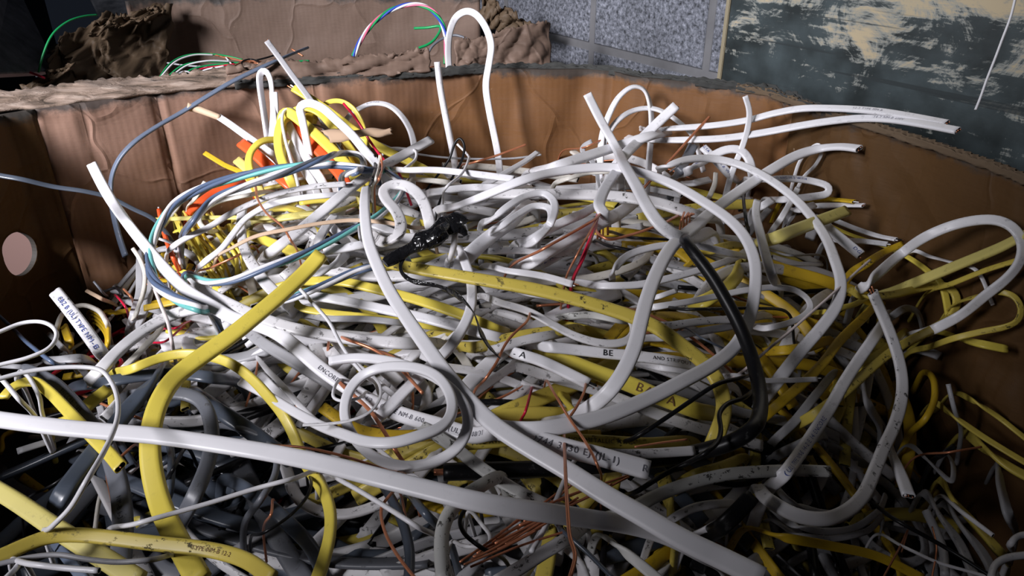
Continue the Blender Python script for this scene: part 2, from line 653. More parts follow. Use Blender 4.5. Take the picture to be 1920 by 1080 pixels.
S(YC, 'broad yellow cable bent over the near heap with its flat cut end pointing up', (34, 40), 105,
  '603,476+6 575,508 530,550 480,592 430,632 380,667 330,706 302,745 286,790-6 281,840-15 286,890-25 302,950-35 325,1000-35 350,1045-35 375,1090-40', e='on', mat='yellow', lm='broad yellow cable', sm=3, cond=['black', 'copper'])
S(YC, 'long scuffed yellow cable curving across the middle of the heap under the big white ring', (24, 30), 66,
  '700,489-14 745,497 820,511 880,521 940,531 1000,542 1060,556 1120,573 1180,592 1230,613 1270,641 1310,672 1338,700 1352,730 1358,765 1350,800 1338,830-10 1322,858-20', e='ob', mat='yellow_dirty', lm='long scuffed yellow cable', sm=3)
S(WC, 'white cable making the big open ring in the middle of the heap', (19, 25), 88,
  '812,405-55 860,385-35 900,370-20 980,338 1040,323 1100,315 1150,314 1200,323 1260,345 1320,379 1370,414 1400,450 1416,495 1415,550 1404,600 1382,645 1340,682 1280,715 1210,750 1130,782 1060,798 1000,806 945,803-10 905,795-34 880,785-50', e='bb', lm='big white ring', sm=3, mat='white_clean')
S(WC, 'thick white cable sweeping from a tapered end by the back-right corner into the big ring', (24, 24), 66,
  '1611,279+40 1580,275+35 1540,278+28 1500,289+20 1450,316+12 1400,349+2 1350,385-2 1300,427+10 1260,462+16 1232,510+22 1213,560+24 1201,605+24 1190,650+22 1170,695+16 1142,735+6 1105,765-12 1065,788-20 1010,803-30', e='ob', mat='white_clean', lm='thick white sweeping cable', sm=3)
S(KC, 'thick black rubber cable curling past the big white ring, copper at its end', (25, 32), 100,
  '1284,448-25 1290,460 1312,488 1337,522 1357,556 1377,592 1397,635 1413,682 1424,730 1425,775 1408,808 1372,830-12 1320,845-30 1270,856-45 1200,864-55 1100,874-62 1000,880-65 900,883-65 832,885-62', e='cx', mat='black', sh='round', lm='thick black cable', sm=3, cond=['copper'])
S(WC, 'white cable coiled into two oval turns beside the long diagonal cable', 20, 96,
  '618,677-8 665,671-6 710,674-4 760,685 805,702 845,728 872,762 878,795-4 862,835-12 825,862-18 770,875-22 720,866-22 685,845-20 660,815-14 646,780-8 650,742 672,710+4 705,692+6 745,687+8 790,692+8 825,710+8 845,742+6 847,775+8 830,800+10 790,816+12 740,830+12 690,829+12 645,815+10 600,798 545,768-15 490,735-28 452,716-35', mat='white_clean', e='co', sh='flat', thick=.72, lm='coiled white cable', sm=3)
S(WC, 'second big white arch, hung with a thin dark tie, dropping beside the black cable', (15, 21), 78,
  '1235,335-30 1250,312-4 1290,299 1340,298 1390,310 1440,335 1485,368 1520,405 1548,445 1566,490 1577,530 1570,570-4 1545,608-10 1500,660-18 1455,718-25 1420,768-32', e='bb', mat='white', lm='second white arch', sm=3)
S(WC, 'grooved flat white cable, longer arm of the X at the back', (20, 23), 96,
  '1101,176@.965 1124,222@.955 1150,268@.94 1171,310 1195,352 1215,390 1236,420-6 1262,440-12 1295,446-22 1340,440-30', e='ob', mat='white', lm='grooved X cable')
S(WC, 'short flat white cable with a square cut end, other arm of the X', (19, 20), 66,
  '1268,198@.99 1240,224@.985 1205,258@.97 1172,290 1150,318-10 1130,345-20', e='ob', mat='white', lm='short X arm')
S(WC, 'dirty white cable at the near side, its cut end aimed at the dark corner', (22, 24), 62,
  '1100,985-20 1180,957 1230,930 1290,907 1360,890 1430,884 1500,882 1556,884', e='bo', mat='white_filthy', lm='dirty near white cable', sm=3)
S(WC, 'grey-white lettered cable standing up and hooking round at the near right side', (24, 24), 95,
  '1636,548+6 1650,580 1668,622 1685,672 1692,712-4 1690,752-10 1676,800-20 1657,840-25 1640,882-28 1618,930-30 1585,960-32 1540,974-35 1490,966-40 1445,940-44 1418,915-50', e='xb', mat='white_dirty', lm='grey-white hooked cable', sm=3, cond=['copper', 'copper'])
S(WC, 'white cable printed in blue-black type slanting up the right side of the heap', 22, 66,
  '1668,592-8 1640,632 1610,675 1580,722 1556,765 1530,805 1500,850 1470,890 1435,925', e='bb', mat='white', text=[('(UL) TYPE NM-B 14-2 E 14 ENCORE', 1472, 888, .5)], inkm='inkblue', lm='blue-printed cable')
S(WC, 'white cable in a tall arch above the right box wall', (19, 19), 88,
  '1600,560-40 1622,535 1652,508 1692,474 1735,444^75 1782,424^55 1830,413^42 1872,413^32 1904,430^26 1918,458^24 1912,492^24 1888,522^28 1850,552^40 1800,592+10 1750,618-20 1690,640-40', e='bb', mat='white', lm='tall white arch', sm=3)
S(WC, 'upper of two white cables poking out over the right box wall', (11, 15), 60,
  '1180,252-10 1240,242@1.0 1330,236@.975 1400,226@.96 1450,213@.945 1500,204@.93 1560,203@.90 1640,208@.86 1700,217@.83 1775,231@.79', e='bo', mat='white', lm='upper poking white cable', text=[('12-2 TYPE NM-B', 1600, 205, .45)], inkm='inkfaint')
S(WC, 'lower of two white cables poking out over the right box wall', (13, 16), 55,
  '1150,264-10 1220,263 1300,262@.97 1360,259@.955 1430,249@.94 1500,236@.92 1550,228@.90 1610,222@.87 1660,223@.845 1720,231@.81 1796,245@.77', e='bo', mat='white', lm='lower poking white cable', text=[('14-2 NM-B 600V', 1640, 222, .45)], inkm='inkfaint')

# --- back rim and rear
S(WC, 'white cable looped over the back rim of the box', 13, 0,
  '846,160@1.21 841,118@1.215 843,62@1.20 855,32@1.19 874,21@1.18 895,29@1.16 911,52@1.15 921,84@1.13 917,120@1.10 911,160@1.085 917,205@1.08 926,250@1.08 934,292@1.075', e='nb', lm='rim loop', roll=15, sm=3)
S(WC, 'round white cable leaning on the back wall, copper strands in its cut end', (12, 14), 30,
  '820,116@1.09 825,160@1.085 833,205@1.08 843,255@1.07 852,300@1.06', e='ob', sh='round', cond=['copper'], lm='leaning round cable')
S(WC, 'thin white cable sticking up past the rim above the yellow bundle', (11, 12), 30,
  '500,77@1.045 522,106@1.04 548,142@1.03 578,182@1.015 600,215@1.0', e='ob', mat='greyw', lm='thin upright cable')
S(WC, 'white cable folded into a narrow upright loop by the back wall', 14, 30,
  '506,300@.99 501,255@1.01 494,205@1.03 487,155@1.045 488,136@1.05 498,132@1.05 507,148@1.045 511,185@1.03 516,235@1.01 518,280@.99', e='bb', roll=55, lm='folded loop')
S(WC, 'short flat white cable standing upright beside the folded loop', 16, 30, '513,173@1.03 515,210@1.02 512,250@1.01 509,295@.99', e='ob')
S(GC, 'blue-grey cable draped over the back rim and down into the corner', 12, 0,
  '575,90@1.20 522,112@1.085 470,136@1.05 430,156@1.03 380,186@1.01 340,211@.995 290,240@.965 250,268@.94 225,295@.93 212,322@.925 207,352@.92 212,395@.90 222,440@.89 235,480@.87', e='nn', mat='bluegrey', lm='draped blue-grey cable', sm=3, roll=20)
S(GC, 'dark grey cable reaching in from the left edge to the heap', (10, 8), 20,
  '-40,320@.80 0,329@.80 40,336@.80 100,350@.81 160,359@.815 205,370@.82 250,392@.82 292,414@.82', e='nb', mat='slate', lm='dark grey left cable')
S(WC, 'white cable tipped with a tan paper-wrapped end near the back wall', (13, 17), 40,
  '410,219@1.0 430,232@.99 455,250@.985 480,268@.975 505,286@.96 525,305@.95', e='cb', mat='white', lm='paper-tipped cable')

# --- yellow and orange bundle at the back
S(YC, 'yellow cable rising from the bundle with a white tip at its cut end', (15, 18), 60,
  '550,165@1.03 590,190@1.02 622,212@1.005 662,243@.99 705,272@.975 760,300@.965 800,320@.95 840,342-10', e='xb', cond=['white', 'copper'], lm='white-tipped yellow cable')
S(YC, 'broad yellow cable bent over the top of the orange cables', (19, 22), 88,
  '528,232@.975 530,214@.98 540,210@.975 560,224@.965 590,250@.95 622,280@.93 650,310@.91 670,338-10', e='bb', lm='bent yellow cable')
S(YC, 'yellow cable dropping in a tight bend from the bundle top', 17, 80, '548,218@.985 530,226@.97 522,248@.955 522,275@.94 530,305@.92 545,340@.90 560,365-30', e='bb', roll=10)
S(YC, 'yellow cable arching to the right behind the white arch', (13, 14), 78,
  '548,210@1.0 570,202@1.0 598,212@.995 620,235@.98 645,262@.965 668,295@.945 682,325@.92', e='bb')
S(YC, 'thin yellow cable arched high above the bundle', 9, 60, '600,204@1.03 615,192@1.03 640,190@1.02 662,203@1.01 678,228@1.0 686,258@.98 684,290@.96', e='bb', roll=40)
S(YC, 'yellow cable hooping out of the bundle towards the corner', 15, 70, '540,268@.97 515,262@.96 490,265@.945 472,282@.93 466,305@.91 472,332@.895 485,360-20', e='bb', roll=20, lm='yellow hoop')
S(YC, 'yellow cable stub pointing at the back-left wall', 10, 40, '384,287@.99 420,309@.965 462,332@.93', e='ob', mat='ochre', lm='yellow stub')
S(YC, 'short yellow offcut crossing behind the yellow hoop', 18, 50, '444,300@.95 458,312@.94 475,330@.92', e='cb', mat='paleyellow')
S(YC, 'yellow cable going down behind the tan paper strip', 17, 45, '640,255@.985 655,280@.965 668,308@.945 674,335@.93', e='bb', mat='ochre')
S(YC, 'short yellow bend deep in the bundle', 17, 50, '583,208@1.01 580,222@1.0 578,245@.98 585,270@.965', e='bb', mat='ochre')
S(OC, 'upper orange cable of the bundle', (19, 22), 72, '545,228@.985 562,245@.975 590,275@.955 618,305@.935 645,338@.91', e='bb', lm='upper orange cable')
S(OC, 'lower broad orange cable slanting down from the yellow hoop', (21, 24), 60, '452,268@.97 478,288@.95 510,318@.93 545,348@.905 575,372-20', e='cb', lm='lower orange cable')
S(OC, 'thin orange cable standing at the left end of the heap with a white tip', 9, 34, '298,393+8 303,418 312,450 326,485 342,520', e='xb', sh='round', cond=['white'], lm='thin orange cable')
S(OC, 'orange cable passing under the twisted blue-grey bundle', 17, 18, '352,408 372,382 400,362 438,345 470,338', e='bb')
S(WC, 'broad white cable lying between the two orange cables', (15, 18), 76, '535,222@.99 548,248@.97 565,280@.95 585,312@.93 606,345@.905', e='bb', lm='white cable between orange ones')
S(WC, 'white cable alongside the broad one in the bundle', 15, 66, '545,268@.965 556,292@.95 572,322@.925 590,350@.90', e='bb')
S(WW, 'thin white wire hairpinned over the bundle top', 6, 92, '556,212@.985 546,204@.98 535,206@.975 529,220@.965 534,258@.945 545,298@.925 556,335@.90', e='bb', sh='round')
S(WC, 'white cable arching over the bundle and down to the stripped conductors', (15, 18), 100,
  '565,216@.945 561,202@.945 575,193@.942 602,201@.93 632,227@.908 660,253@.895 682,280@.885 705,306@.875 722,330@.865', e='bb', lm='white bundle arch', mat='white')
S(WC, 'white cable in a lone arch against the back wall', (12, 13), 60, '648,226@1.035 668,207@1.05 698,194@1.06 728,197@1.06 752,216@1.055 770,246@1.05 777,280@1.04 774,310@1.02', e='bb', text=[('ENCORE', 690, 196, .45)], inkm='inkfaint', lm='lone white arch', roll=-20)
S(RW, 'crimson wire slanting down across the paper strip', 5, 80, '644,194@.985 670,226@.965 692,262@.95 712,290@.935 732,312@.915 748,325@.90', e='cb', mat='red', sh='round', lm='crimson wire')
S(GW, 'short grey wire peeping from under the paper strip', 4, 60, '573,231@.985 612,243@.975', e='cb', mat='grey', sh='round')
S(GW, 'thin grey wire stretched level along the foot of the back wall', 4, 24, '705,268@1.03 735,278@1.02 790,290@1.02 860,297@1.02 960,297@1.02 1015,290@1.02', e='bc', mat='greyw', sh='round', lm='level grey wire')
S(WW, 'thin white wire hooked beside the lone white arch', 5, 60, '728,280@.98 760,279@.98 780,285 778,300 755,318 738,328', e='bb', sh='round')

# --- black hook, stripped ends
S(KW, 'thin black wire standing in a tall hairpin at the back of the heap', 5, 75,
  '793,368@.925 818,332@.945 843,297@.955 853,268@.96 862,259@.96 870,270@.955 868,295@.945 850,330@.925 832,362@.90 820,392@.875 815,425-40', e='bb', mat='black', sh='round', lm='black hairpin wire')
S(WW, 'thin white wire bent beside the black hairpin', 5, 66, '857,270@.99 872,285@.985 877,304 864,328 838,350 830,376', e='ob', sh='round')
S(KW, 'black insulated conductor standing at the stripped end of the diagonal cable', 5, 100, '692,362-20 699,335 703,305@.875 703,290@.88', e='bc', mat='black', sh='round', lm='stripped conductors')
S(BW, 'cream insulated conductor standing at the stripped end of the diagonal cable', 5, 100, '698,362-20 705,335 711,305@.875 712,291@.88', e='bc', mat='warm', sh='round')
S(CW, 'bare copper conductor standing at the stripped end of the diagonal cable', 4, 100, '702,360-20 711,335 716,305@.875 714,288@.88', e='bc', mat='copper', sh='round')
S(WC, 'thick white cable end cut square, pointing up at the back wall above the heap', (21, 20), 58,
  '808,262@.975 772,282@.95 735,302@.925 700,322 668,345 632,374 595,405-10 555,438-15 515,468-20 488,492-24', e='ob', mat='white_dirty', lm='square-cut white cable', sm=3)
S(WC, 'pale S-bent flat cable twisting beside the thick diagonal cable', (20, 21), 84,
  '700,448-40 728,452-6 748,440 752,420 742,395 724,374 718,358+4 730,348+6 752,346+6 778,358+4 797,385 806,420-10 810,445-40', e='bb', mat='white_dirty', lm='S-bent cable', roll=10)
S(WW, 'thin greenish-white wire ringed round the thick diagonal cable', 5, 70, '684,400 673,420 675,445 690,466', e='bb', sh='round', mat='greyw')

# --- four-wire twisted bundles
bundle('wire_bundle', 'slate, teal and white wires twisted into a hairpin under the orange cables', 'wire', 15, 92,
       '640,337-10 668,322 681,305@.90 676,292@.905 650,288@.905 612,295 562,314 512,332 455,350 398,375 362,415 340,452', ['wireblue', 'white', 'grey'], lm='twisted hairpin bundle', pitch=.16)
bundle('wire_bundle', 'long slate, teal and white twisted bundle looping down the left side of the heap', 'wire', 17, 78,
       '742,327-30 690,319 622,309 570,311 500,320 430,336 372,356 328,382 302,418 287,450 281,490 292,530 330,560 372,578 400,590', ['wireblue', 'teal', 'white', 'wireblue'], lm='long twisted bundle', pitch=.20)
bundle('wire_bundle', 'slate, teal and white twisted bundle running under the broad yellow cable end', 'wire', 15, 70,
       '345,518 400,530 440,524 500,502 560,479 620,452 670,426 708,405 742,377 756,350 738,330 712,322', ['wireblue', 'white', 'teal'], lm='middle twisted bundle', pitch=.22)
bundle('wire_bundle', 'slate and teal bundle between the broad yellow cable and the thick diagonal', 'wire', 15, 62,
       '505,578 560,554 620,529 670,508 705,499 760,482', ['teal', 'wireblue', 'white', 'wireblue'], lm='lower twisted bundle', pitch=.25)

# --- upper middle
S(WC, 'white cable lying level with a square cut end below the back wall', (11, 14), 62, '715,326 770,319 820,319 870,324 920,330 963,336', e='bo', lm='level white cable')
S(WC, 'white stub pointing up to the back wall right of the leaning cable', (10, 13), 40, '1008,285@1.0 985,302 958,318 930,335 905,352', e='ob')
S(WC, 'white cable humped beneath the black hairpin', 10, 44, '760,348 800,338 838,342 862,356', e='bb', mat='warm')
S(WC, 'white cable flowing right from behind the black hairpin', 14, 46, '795,375 830,358 880,352 940,352 1000,358', e='bb')
S(WC, 'dark-scuffed white cable with a cut end, left of the stripped conductors', (12, 12), 66,
  '648,345 590,350 530,361 478,379 430,402 390,427 350,446 325,462 312,488', e='xb', mat='white_dirty', sh='flat', lm='scuffed cut-end cable', cond=['black', 'white'])
S(WC, 'white cable running parallel below the scuffed cut-end one', (12, 12), 60,
  '680,369 620,366 560,372 500,387 462,409 436,440 414,468 385,490 366,518', e='bb', lm='parallel white cable')
S(WC, 'flat white cable hanging straight down through the left of the heap', (19, 22), 50,
  '455,388 452,415 453,440 460,470 478,503 502,535 530,562 556,592', e='cb', mat='white_dirty', lm='flat hanging cable')
S(WC, 'white cable bending back under the slate hairpin bundle', 9, 48, '520,365 460,367 410,378 382,395 374,415 388,432 420,437', e='bb', mat='warm')
S(WC, 'white stub pointing up over the twisted bundle', 9, 55, '385,341+10 368,368 352,396', e='ob', mat='warm')
S(YC, 'long straight yellow cable lying level under the twisted bundles', 9, 40, '291,412 360,409 430,408 500,409 560,404 620,397 690,386', e='ob', mat='paleyellow', lm='level yellow cable')
S(YC, 'yellow cable slanting under the flat hanging white one', 18, 34, '425,432 465,440 510,456 560,475 610,490', e='bb')
S(YC, 'yellow cable curved beside the parallel white cable', 14, 38, '470,421 520,410 580,402 640,398', e='bb', mat='paleyellow')
S(BW, 'long tan wire arching across behind the thick diagonal cable', 8, 78, '402,496-10 440,462 480,443 540,430 600,419 660,413 720,417 770,426 810,436', e='bb', mat='tan', lm='long tan wire')
S(CW, 'bare copper wire dropping from the scuffed white cable', 4, 74, '480,350 484,375 500,400 530,425 545,450 560,478', e='bb', mat='copper', sh='round')
S(CW, 'dull copper wire lying along the left of the heap', 4, 50, '365,518 400,500 440,482 480,465', e='bb', mat='copper', sh='round')
S(WC, 'printed white cable with a ragged cut end above the broad yellow cable', 17, 52, '628,405 612,425 598,448 580,470', e='ob', mat='white_dirty', text=[('14-2 NM', 582, 468, .5)], inkm='inkfaint', lm='ragged printed end')
S(WC, 'white offcut lying across behind the ragged printed end', 16, 44, '622,425 640,445 660,470', e='cb')
S(WC, 'white cable with a torn end beside the broad yellow tip', (16, 18), 58, '606,472 640,466 680,459 710,452', e='ob', lm='torn white end')
S(WC, 'grey-shaded white cable under the broad yellow tip', 20, 36, '655,478 625,497 590,515 560,530', e='bb', mat='white')
S(WC, 'printed white cable running level right of the black tape', (12, 13), 46, '865,478-10 920,471 980,470 1040,476 1115,480', e='bb', mat='white_dirty', text=[('NM-B 600 VOLT ENCORE', 885, 473, .5)], inkm='inkfaint', lm='level printed cable')
S(WC, 'short white stub standing up below the black tape with an open end', (11, 12), 86, '853,437+12 852,455+4 847,477-10 838,500-30', e='ob', sh='round', mat='white', cond=['copper', ], lm='standing stub')
S(WC, 'white cable curving down from the standing stub to a cut end among the oval coils', (17, 21), 60,
  '856,470 872,492 882,522 885,555 881,585 868,615 848,645 820,675 790,703 758,735 728,765 704,787-6', e='bo', mat='white', lm='downcurving white cable', sh='flat', thick=.65, sm=3)
S(WC, 'broad flat white cable fanned out right of the black tape', (25, 26), 48, '860,508-10 880,478 915,447 955,418 1000,385', e='bb', lm='broad fanned cable')
S(WC, 'outer of two white cables folded back in a tight bend', (14, 14), 82, '900,432-30 930,405-6 958,383 990,367 1018,362 1036,374 1040,395 1032,418 1012,440-10', e='bb', lm='outer folded cable')
S(WC, 'inner of two white cables folded back in a tight bend', (13, 14), 78, '905,455-20 940,425 975,400 1003,386 1026,388 1034,404 1026,428 1004,450 970,472-20', e='bb', lm='inner folded cable')
S(WC, 'broad white cable slanting up right towards the X', (24, 24), 50, '960,508-10 1000,488 1050,458 1100,430 1150,406 1205,380', e='bb', lm='broad slanting cable')
S(WC, 'white cable printed in blue lying under the broad slanting one', 19, 40, '985,508 1020,492 1060,470 1095,452', e='bb', text=[('14-2 AWG', 1010, 497, .5)], inkm='inkblue')
S(WC, 'white cable over the broad slanting one, by the red wire', 17, 58, '960,470 1000,448 1040,424 1085,404 1130,392', e='bb', lm='slant by red wire')
S(WC, 'long flat white band lying level behind the big ring', (20, 22), 54, '905,375 960,364 1050,364 1120,366 1180,371 1235,381 1300,402 1350,423', e='bb', mat='white_dirty', lm='long flat band')
S(WC, 'flat white cable hanging in a short vertical loop from the big ring', (19, 20), 84, '1165,316-8 1155,324 1140,344 1127,370 1124,390 1136,404-4 1155,408-16', e='bb', lm='short vertical loop')
S(WC, 'white cable arching under the big ring at the back', 9, 60, '1035,355 1065,335 1105,324 1145,322 1170,326', e='bb', mat='warm')
S(WC, 'standing flat white loop, tallest at the back of the heap', (13, 14), 50,
  '1126,300@.985 1129,255@1.0 1142,215@1.015 1162,180@1.03 1188,162@1.04 1208,168@1.04 1218,192@1.035 1222,230@1.02 1218,290@1.0', e='bb', roll=-35, lm='tall standing loop')
S(WC, 'lower white arch beside the tall standing loop', 12, 40, '1135,262@1.0 1158,226@1.02 1188,207@1.03 1222,203@1.03 1252,214@1.02 1280,235@1.01 1300,256@1.0', e='bb', roll=-20)
S(WC, 'white cable with an open end lying in the crook of the X', (19, 20), 62, '1253,247 1215,256@.96 1165,272 1100,293 1040,313 985,332-6', e='ob', lm='crook cable', mat='white')
S(WC, 'white cable stub with visible conductors behind the X, pointing left', 13, 34, '1074,284 1095,298 1120,315', e='ob', mat='warm', lm='left-pointing stub')
S(WC, 'grey-white bent end curling up behind the X', 10, 40, '1110,265@1.0 1094,274@1.0 1092,284@.995 1110,302@.985', e='ob', mat='greyw')
S(GC, 'dull grey-green cable end standing right of the long copper wire', 18, 55, '1300,272@.965 1290,292@.955 1275,318 1262,340', e='ob', mat='grey', cond=['red', 'copper'], lm='grey standing end')
S(WC, 'flat white cable printed in blue, leaning at the back below the poking pair', (16, 18), 50, '1318,276@.965 1340,298@.95 1365,325@.93 1388,350', e='ob', text=[('GTA AWG NM-B WITH', 1320, 278, .45)], inkm='inkblue', lm='blue-printed back cable')
S(WC, 'printed white cable crossing it and bending over in a hump', (15, 17), 62, '1262,342-20 1295,318 1330,296@.94 1360,281@.945 1388,281@.94 1405,300@.93 1410,325@.92 1405,350-10', e='bb', text=[('14-2 NM-B', 1300, 315, .45)], inkm='inkblue', lm='hump cable')
S(WC, 'thin white cable standing straight up by the back-right corner', (11, 12), 40, '1397,180@.955 1405,208@.95 1402,240@.945 1390,280@.94 1372,325@.93', e='ob', lm='standing corner cable')
S(WC, 'white cable with a cut end lying under the big ring', 13, 40, '1330,337 1302,343 1275,350', e='ob')
S(WC, 'thin white cable upright between the ring and the arch', 9, 60, '1342,325 1340,345 1332,365 1325,382', e='cb', mat='warm')
S(WC, 'blue-lettered white cable turning back on itself at the right end', (13, 14), 60, '1385,348-8 1430,338 1480,335 1525,340 1555,351 1553,362-6 1520,369-12 1470,374-16 1430,380-25', e='bb', text=[('NM-B 012 AWG 14-2 WITH', 1428, 338, .5)], inkm='inkblue', lm='blue-lettered turnback')
S(WC, 'thin white loop behind the thick sweeping cable', 7, 60, '1490,330 1500,302@.93 1518,280@.935 1535,271@.93 1541,284@.92 1530,308 1505,335', e='bb')
S(WC, 'white stub slanting up with a closed end beside the pale yellow cable', 11, 66, '1496,353+4 1482,380 1464,410 1442,444', e='cb', mat='white', lm='slanting stub')
S(WC, 'broad white cable with a pointed top standing by the black wire', (15, 22), 74, '1420,377 1417,398 1426,440 1436,480 1447,515 1462,545-20', e='cb', lm='pointed-top cable')
S(KW, 'black wire hanging behind the pointed-top cable', 6, 58, '1392,360 1395,385 1399,415 1403,440', e='bb', mat='black_dirty', sh='round')
S(WC, 'square-cut white end lying over the blue-lettered turnback', 14, 58, '1448,375 1430,386 1410,400', e='ob')
S(YC, 'pale yellow cable with a slanted cut end pointing at the right wall', (23, 25), 76, '1588,395 1545,411 1500,428 1455,446 1410,462', e='ob', mat='paleyellow', lm='pale yellow slanted end')
S(WC, 'lettered white end above the pale yellow slanted one', 13, 52, '1527,384 1505,392 1480,400', e='ob', text=[('NM-2', 1490, 396, .5)], inkm='inkblue')
S(WC, 'straight white end just under the ochre one at the right', 11, 44, '1619,385 1580,385 1535,386 1495,390', e='ob', lm='straight white end')
S(YC, 'ochre cable end with a bare white conductor tip', 10, 40, '1601,378 1560,374 1510,374 1465,378', e='xb', mat='ochre', cond=['white'], sh='flat')
S(WC, 'white cable snaking along the right wall to a stripped tip', 10, 44, '1680,449 1645,442 1605,429 1570,415 1548,408', e='xb', cond=['white', 'black'], lm='snaking right cable')
S(WC, 'tapering white end below the snaking cable', 11, 40, '1664,458 1625,453 1585,452 1545,456', e='xb', cond=['white'])
S(YC, 'yellow cable with a knife-thin end running down the right wall', (6, 15), 34, '1554,421 1590,438 1630,452 1675,468 1715,490 1745,513 1765,532', e='cb', lm='knife-thin yellow cable')
S(WC, 'flat white cable with a slanted end lettered in blue, right side', (20, 21), 66, '1614,478 1592,460 1560,434 1532,410', e='ob', text=[('DG', 1597, 464, .5)], inkm='inkblue', lm='blue-lettered slanted end')
S(YC, 'ochre cable marked in black pen under the tall white arch', (12, 20), 60, '1693,457 1660,472 1625,494 1590,520', e='ob', mat='ochre', text=[('1.2', 1620, 497, .7)], lm='pen-marked ochre cable')
S(WC, 'white wire lying down the right wall behind the tall arch', 8, 30, '1712,470 1740,480 1785,492^30 1830,506^20', e='bb')
S(GW, 'thin grey wire lying across the right of the heap', 4, 50, '1428,475 1480,479 1550,488', e='bb', mat='greyw', sh='round')
S(WC, 'long white cable running level then doubling back in a hook at the right', (12, 12), 52, '1180,584-10 1225,576 1290,566 1340,556 1400,544 1450,539 1490,544 1514,560 1520,576 1507,592 1478,606 1440,615 1405,618', e='bb', lm='hooked level cable', sm=3)
S(WW, 'pinkish-white wire slanting through the right of the heap', 5, 78, '1632,487 1600,515 1560,552 1520,587 1480,622 1440,655 1400,690-20 1350,730-50', e='cb', mat='pink', sh='round', lm='pinkish slanting wire')

# --- right side, yellow loops
S(YC, 'broad yellow cable rising past the right edge under the tall arch', 22, 40, '1960,425^18 1920,441^18 1880,462^24 1820,487^32 1750,516^45 1680,545 1630,565-10', e='nb', mat='paleyellow', lm='broad right yellow cable')
S(YC, 'yellow cable in a long narrow loop opening towards the right wall', (15, 18), 66, '1588,545 1620,556 1670,553 1720,542 1765,534 1790,548 1795,570 1783,592 1750,616 1700,642 1660,668 1620,702 1580,738 1530,775-10 1470,815-20', e='bb', lm='yellow narrow loop', mat='yellow_dirty', sm=3)
S(YC, 'thin yellow cable parallel below the broad right one', 11, 34, '1950,470^18 1910,487^18 1850,506^28 1790,530^40 1735,552-4', e='nb', mat='yellow_dirty')
S(YC, 'olive yellow cable looped widest at the right edge', (10, 13), 44, '1780,580 1830,556^42 1872,547^26 1902,556^18 1915,580^16 1908,602^18 1885,613^24 1840,622^45 1790,634^70 1745,650 1700,664', e='bb', mat='yellow_dirty', lm='olive loop', sm=3)
S(YC, 'yellow cable with an open end aimed at the right edge below the olive loop', (15, 18), 34, '1889,655^30 1840,645^55 1795,633 1750,622', e='ob', mat='yellow', lm='aimed yellow end')
S(YC, 'dark yellow cable slanting behind the blue-printed cable', (16, 18), 40, '1652,572 1612,602 1572,642 1542,682 1502,722 1455,762 1415,802', e='bb', mat='ochre', lm='dark slanting yellow')
S(YC, 'yellow cable lying level left of the dark slanting one', 18, 22, '1560,642 1510,652 1470,657 1420,665', e='bb', mat='ochre')
S(YC, 'yellow cable climbing to the right under the hooked grey-white one', 14, 56, '1700,625 1660,655 1615,685 1570,722', e='bb', mat='yellow')
S(YC, 'bright yellow strand poking left from under the hooked cable top', 10, 50, '1512,594 1550,584 1595,573 1632,563', e='bb', mat='yellow')
S(WC, 'white cable bend behind the top of the grey-white hooked cable', 14, 30, '1640,622 1680,588 1705,578 1720,585', e='bb', mat='greyw')
S(WC, 'pale cable stub among the yellow loops at the right', 18, 10, '1762,668 1735,658 1700,660', e='cb', mat='greyw')

# --- middle rows
S(WC, 'speckled white cable lying level under the broad yellow and diagonal cables', (19, 22), 56, '350,520-10 390,548 432,570 480,592 540,613 600,626 680,638 760,644 840,650', e='bb', mat='white_dirty', lm='speckled level cable', sm=3)
S(WC, 'clean white cable lying level above the speckled one', (17, 20), 48, '545,560 600,557 660,567 720,580 790,595 860,613 930,632 985,648', e='bb', lm='clean level cable', sm=3)
S(WC, 'greyish white cable tucked below the clean level one', 12, 36, '565,596 620,598 680,598 740,604 800,614', e='bb', mat='greyw')
S(YC, 'yellow cable stretching from the lower twisted bundle towards the black tape tail', (17, 20), 42, '556,540-8 590,527 640,528 700,541 760,556 810,571 870,592 930,618 960,632', e='bb', mat='yellow', lm='stretching yellow cable', sm=3)
S(YC, 'yellow cable hooking out beneath the clean level cable', (13, 15), 26, '565,548 552,562 562,576 610,586 680,594 740,601 800,610 870,628', e='bb', mat='yellow')
S(YC, 'yellow cable lying level right of the tape tail', (20, 22), 44, '855,656 900,650 950,636 1000,626 1055,620 1100,624', e='bb', mat='yellow_dirty', lm='tape-side yellow cable')
S(WC, 'white cable humped below the tape-side yellow one', (17, 18), 48, '880,668 930,655 975,640 1030,629 1090,629', e='bb', mat='white_dirty', lm='humped white cable')
S(WC, 'white cable marked BE in black pen', (19, 22), 48, '985,654 1030,651 1080,656 1130,662 1185,667 1250,675 1310,686 1350,695', e='bb', mat='white', text=[('BE', 1131, 661, .75, 'flat', .02), ('AND STRIPOUT', 1220, 671, .45)], lm='BE cable', inkm='ink')
S(WC, 'white cable marked A in black pen, stripped to black and white conductors', (18, 22), 46, '930,655-20 970,663 1010,675 1052,694 1104,720', e='bx', mat='white', text=[('- A', 968, 662, .8)], cond=['black', 'white'], lm='A-marked cable')
S(CW, 'copper ground wire dropping from the stripped marked end', 5, 64, '1099,716 1093,740 1078,768 1062,790 1056,812', e='bb', mat='copper', sh='round')
S(WC, 'grey-scuffed cable under the marked one, ending cut by the black cable', (20, 22), 24, '955,690 1030,706 1100,726 1160,747 1220,772 1290,797 1350,813 1428,836', e='bo', mat='white_dirty', lm='scuffed under-cable', sm=3)
S(WC, 'white cable flattening out below the lettered BE one', (12, 20), 36, '1190,690 1240,688 1290,696 1340,716 1385,735', e='bb', mat='white')
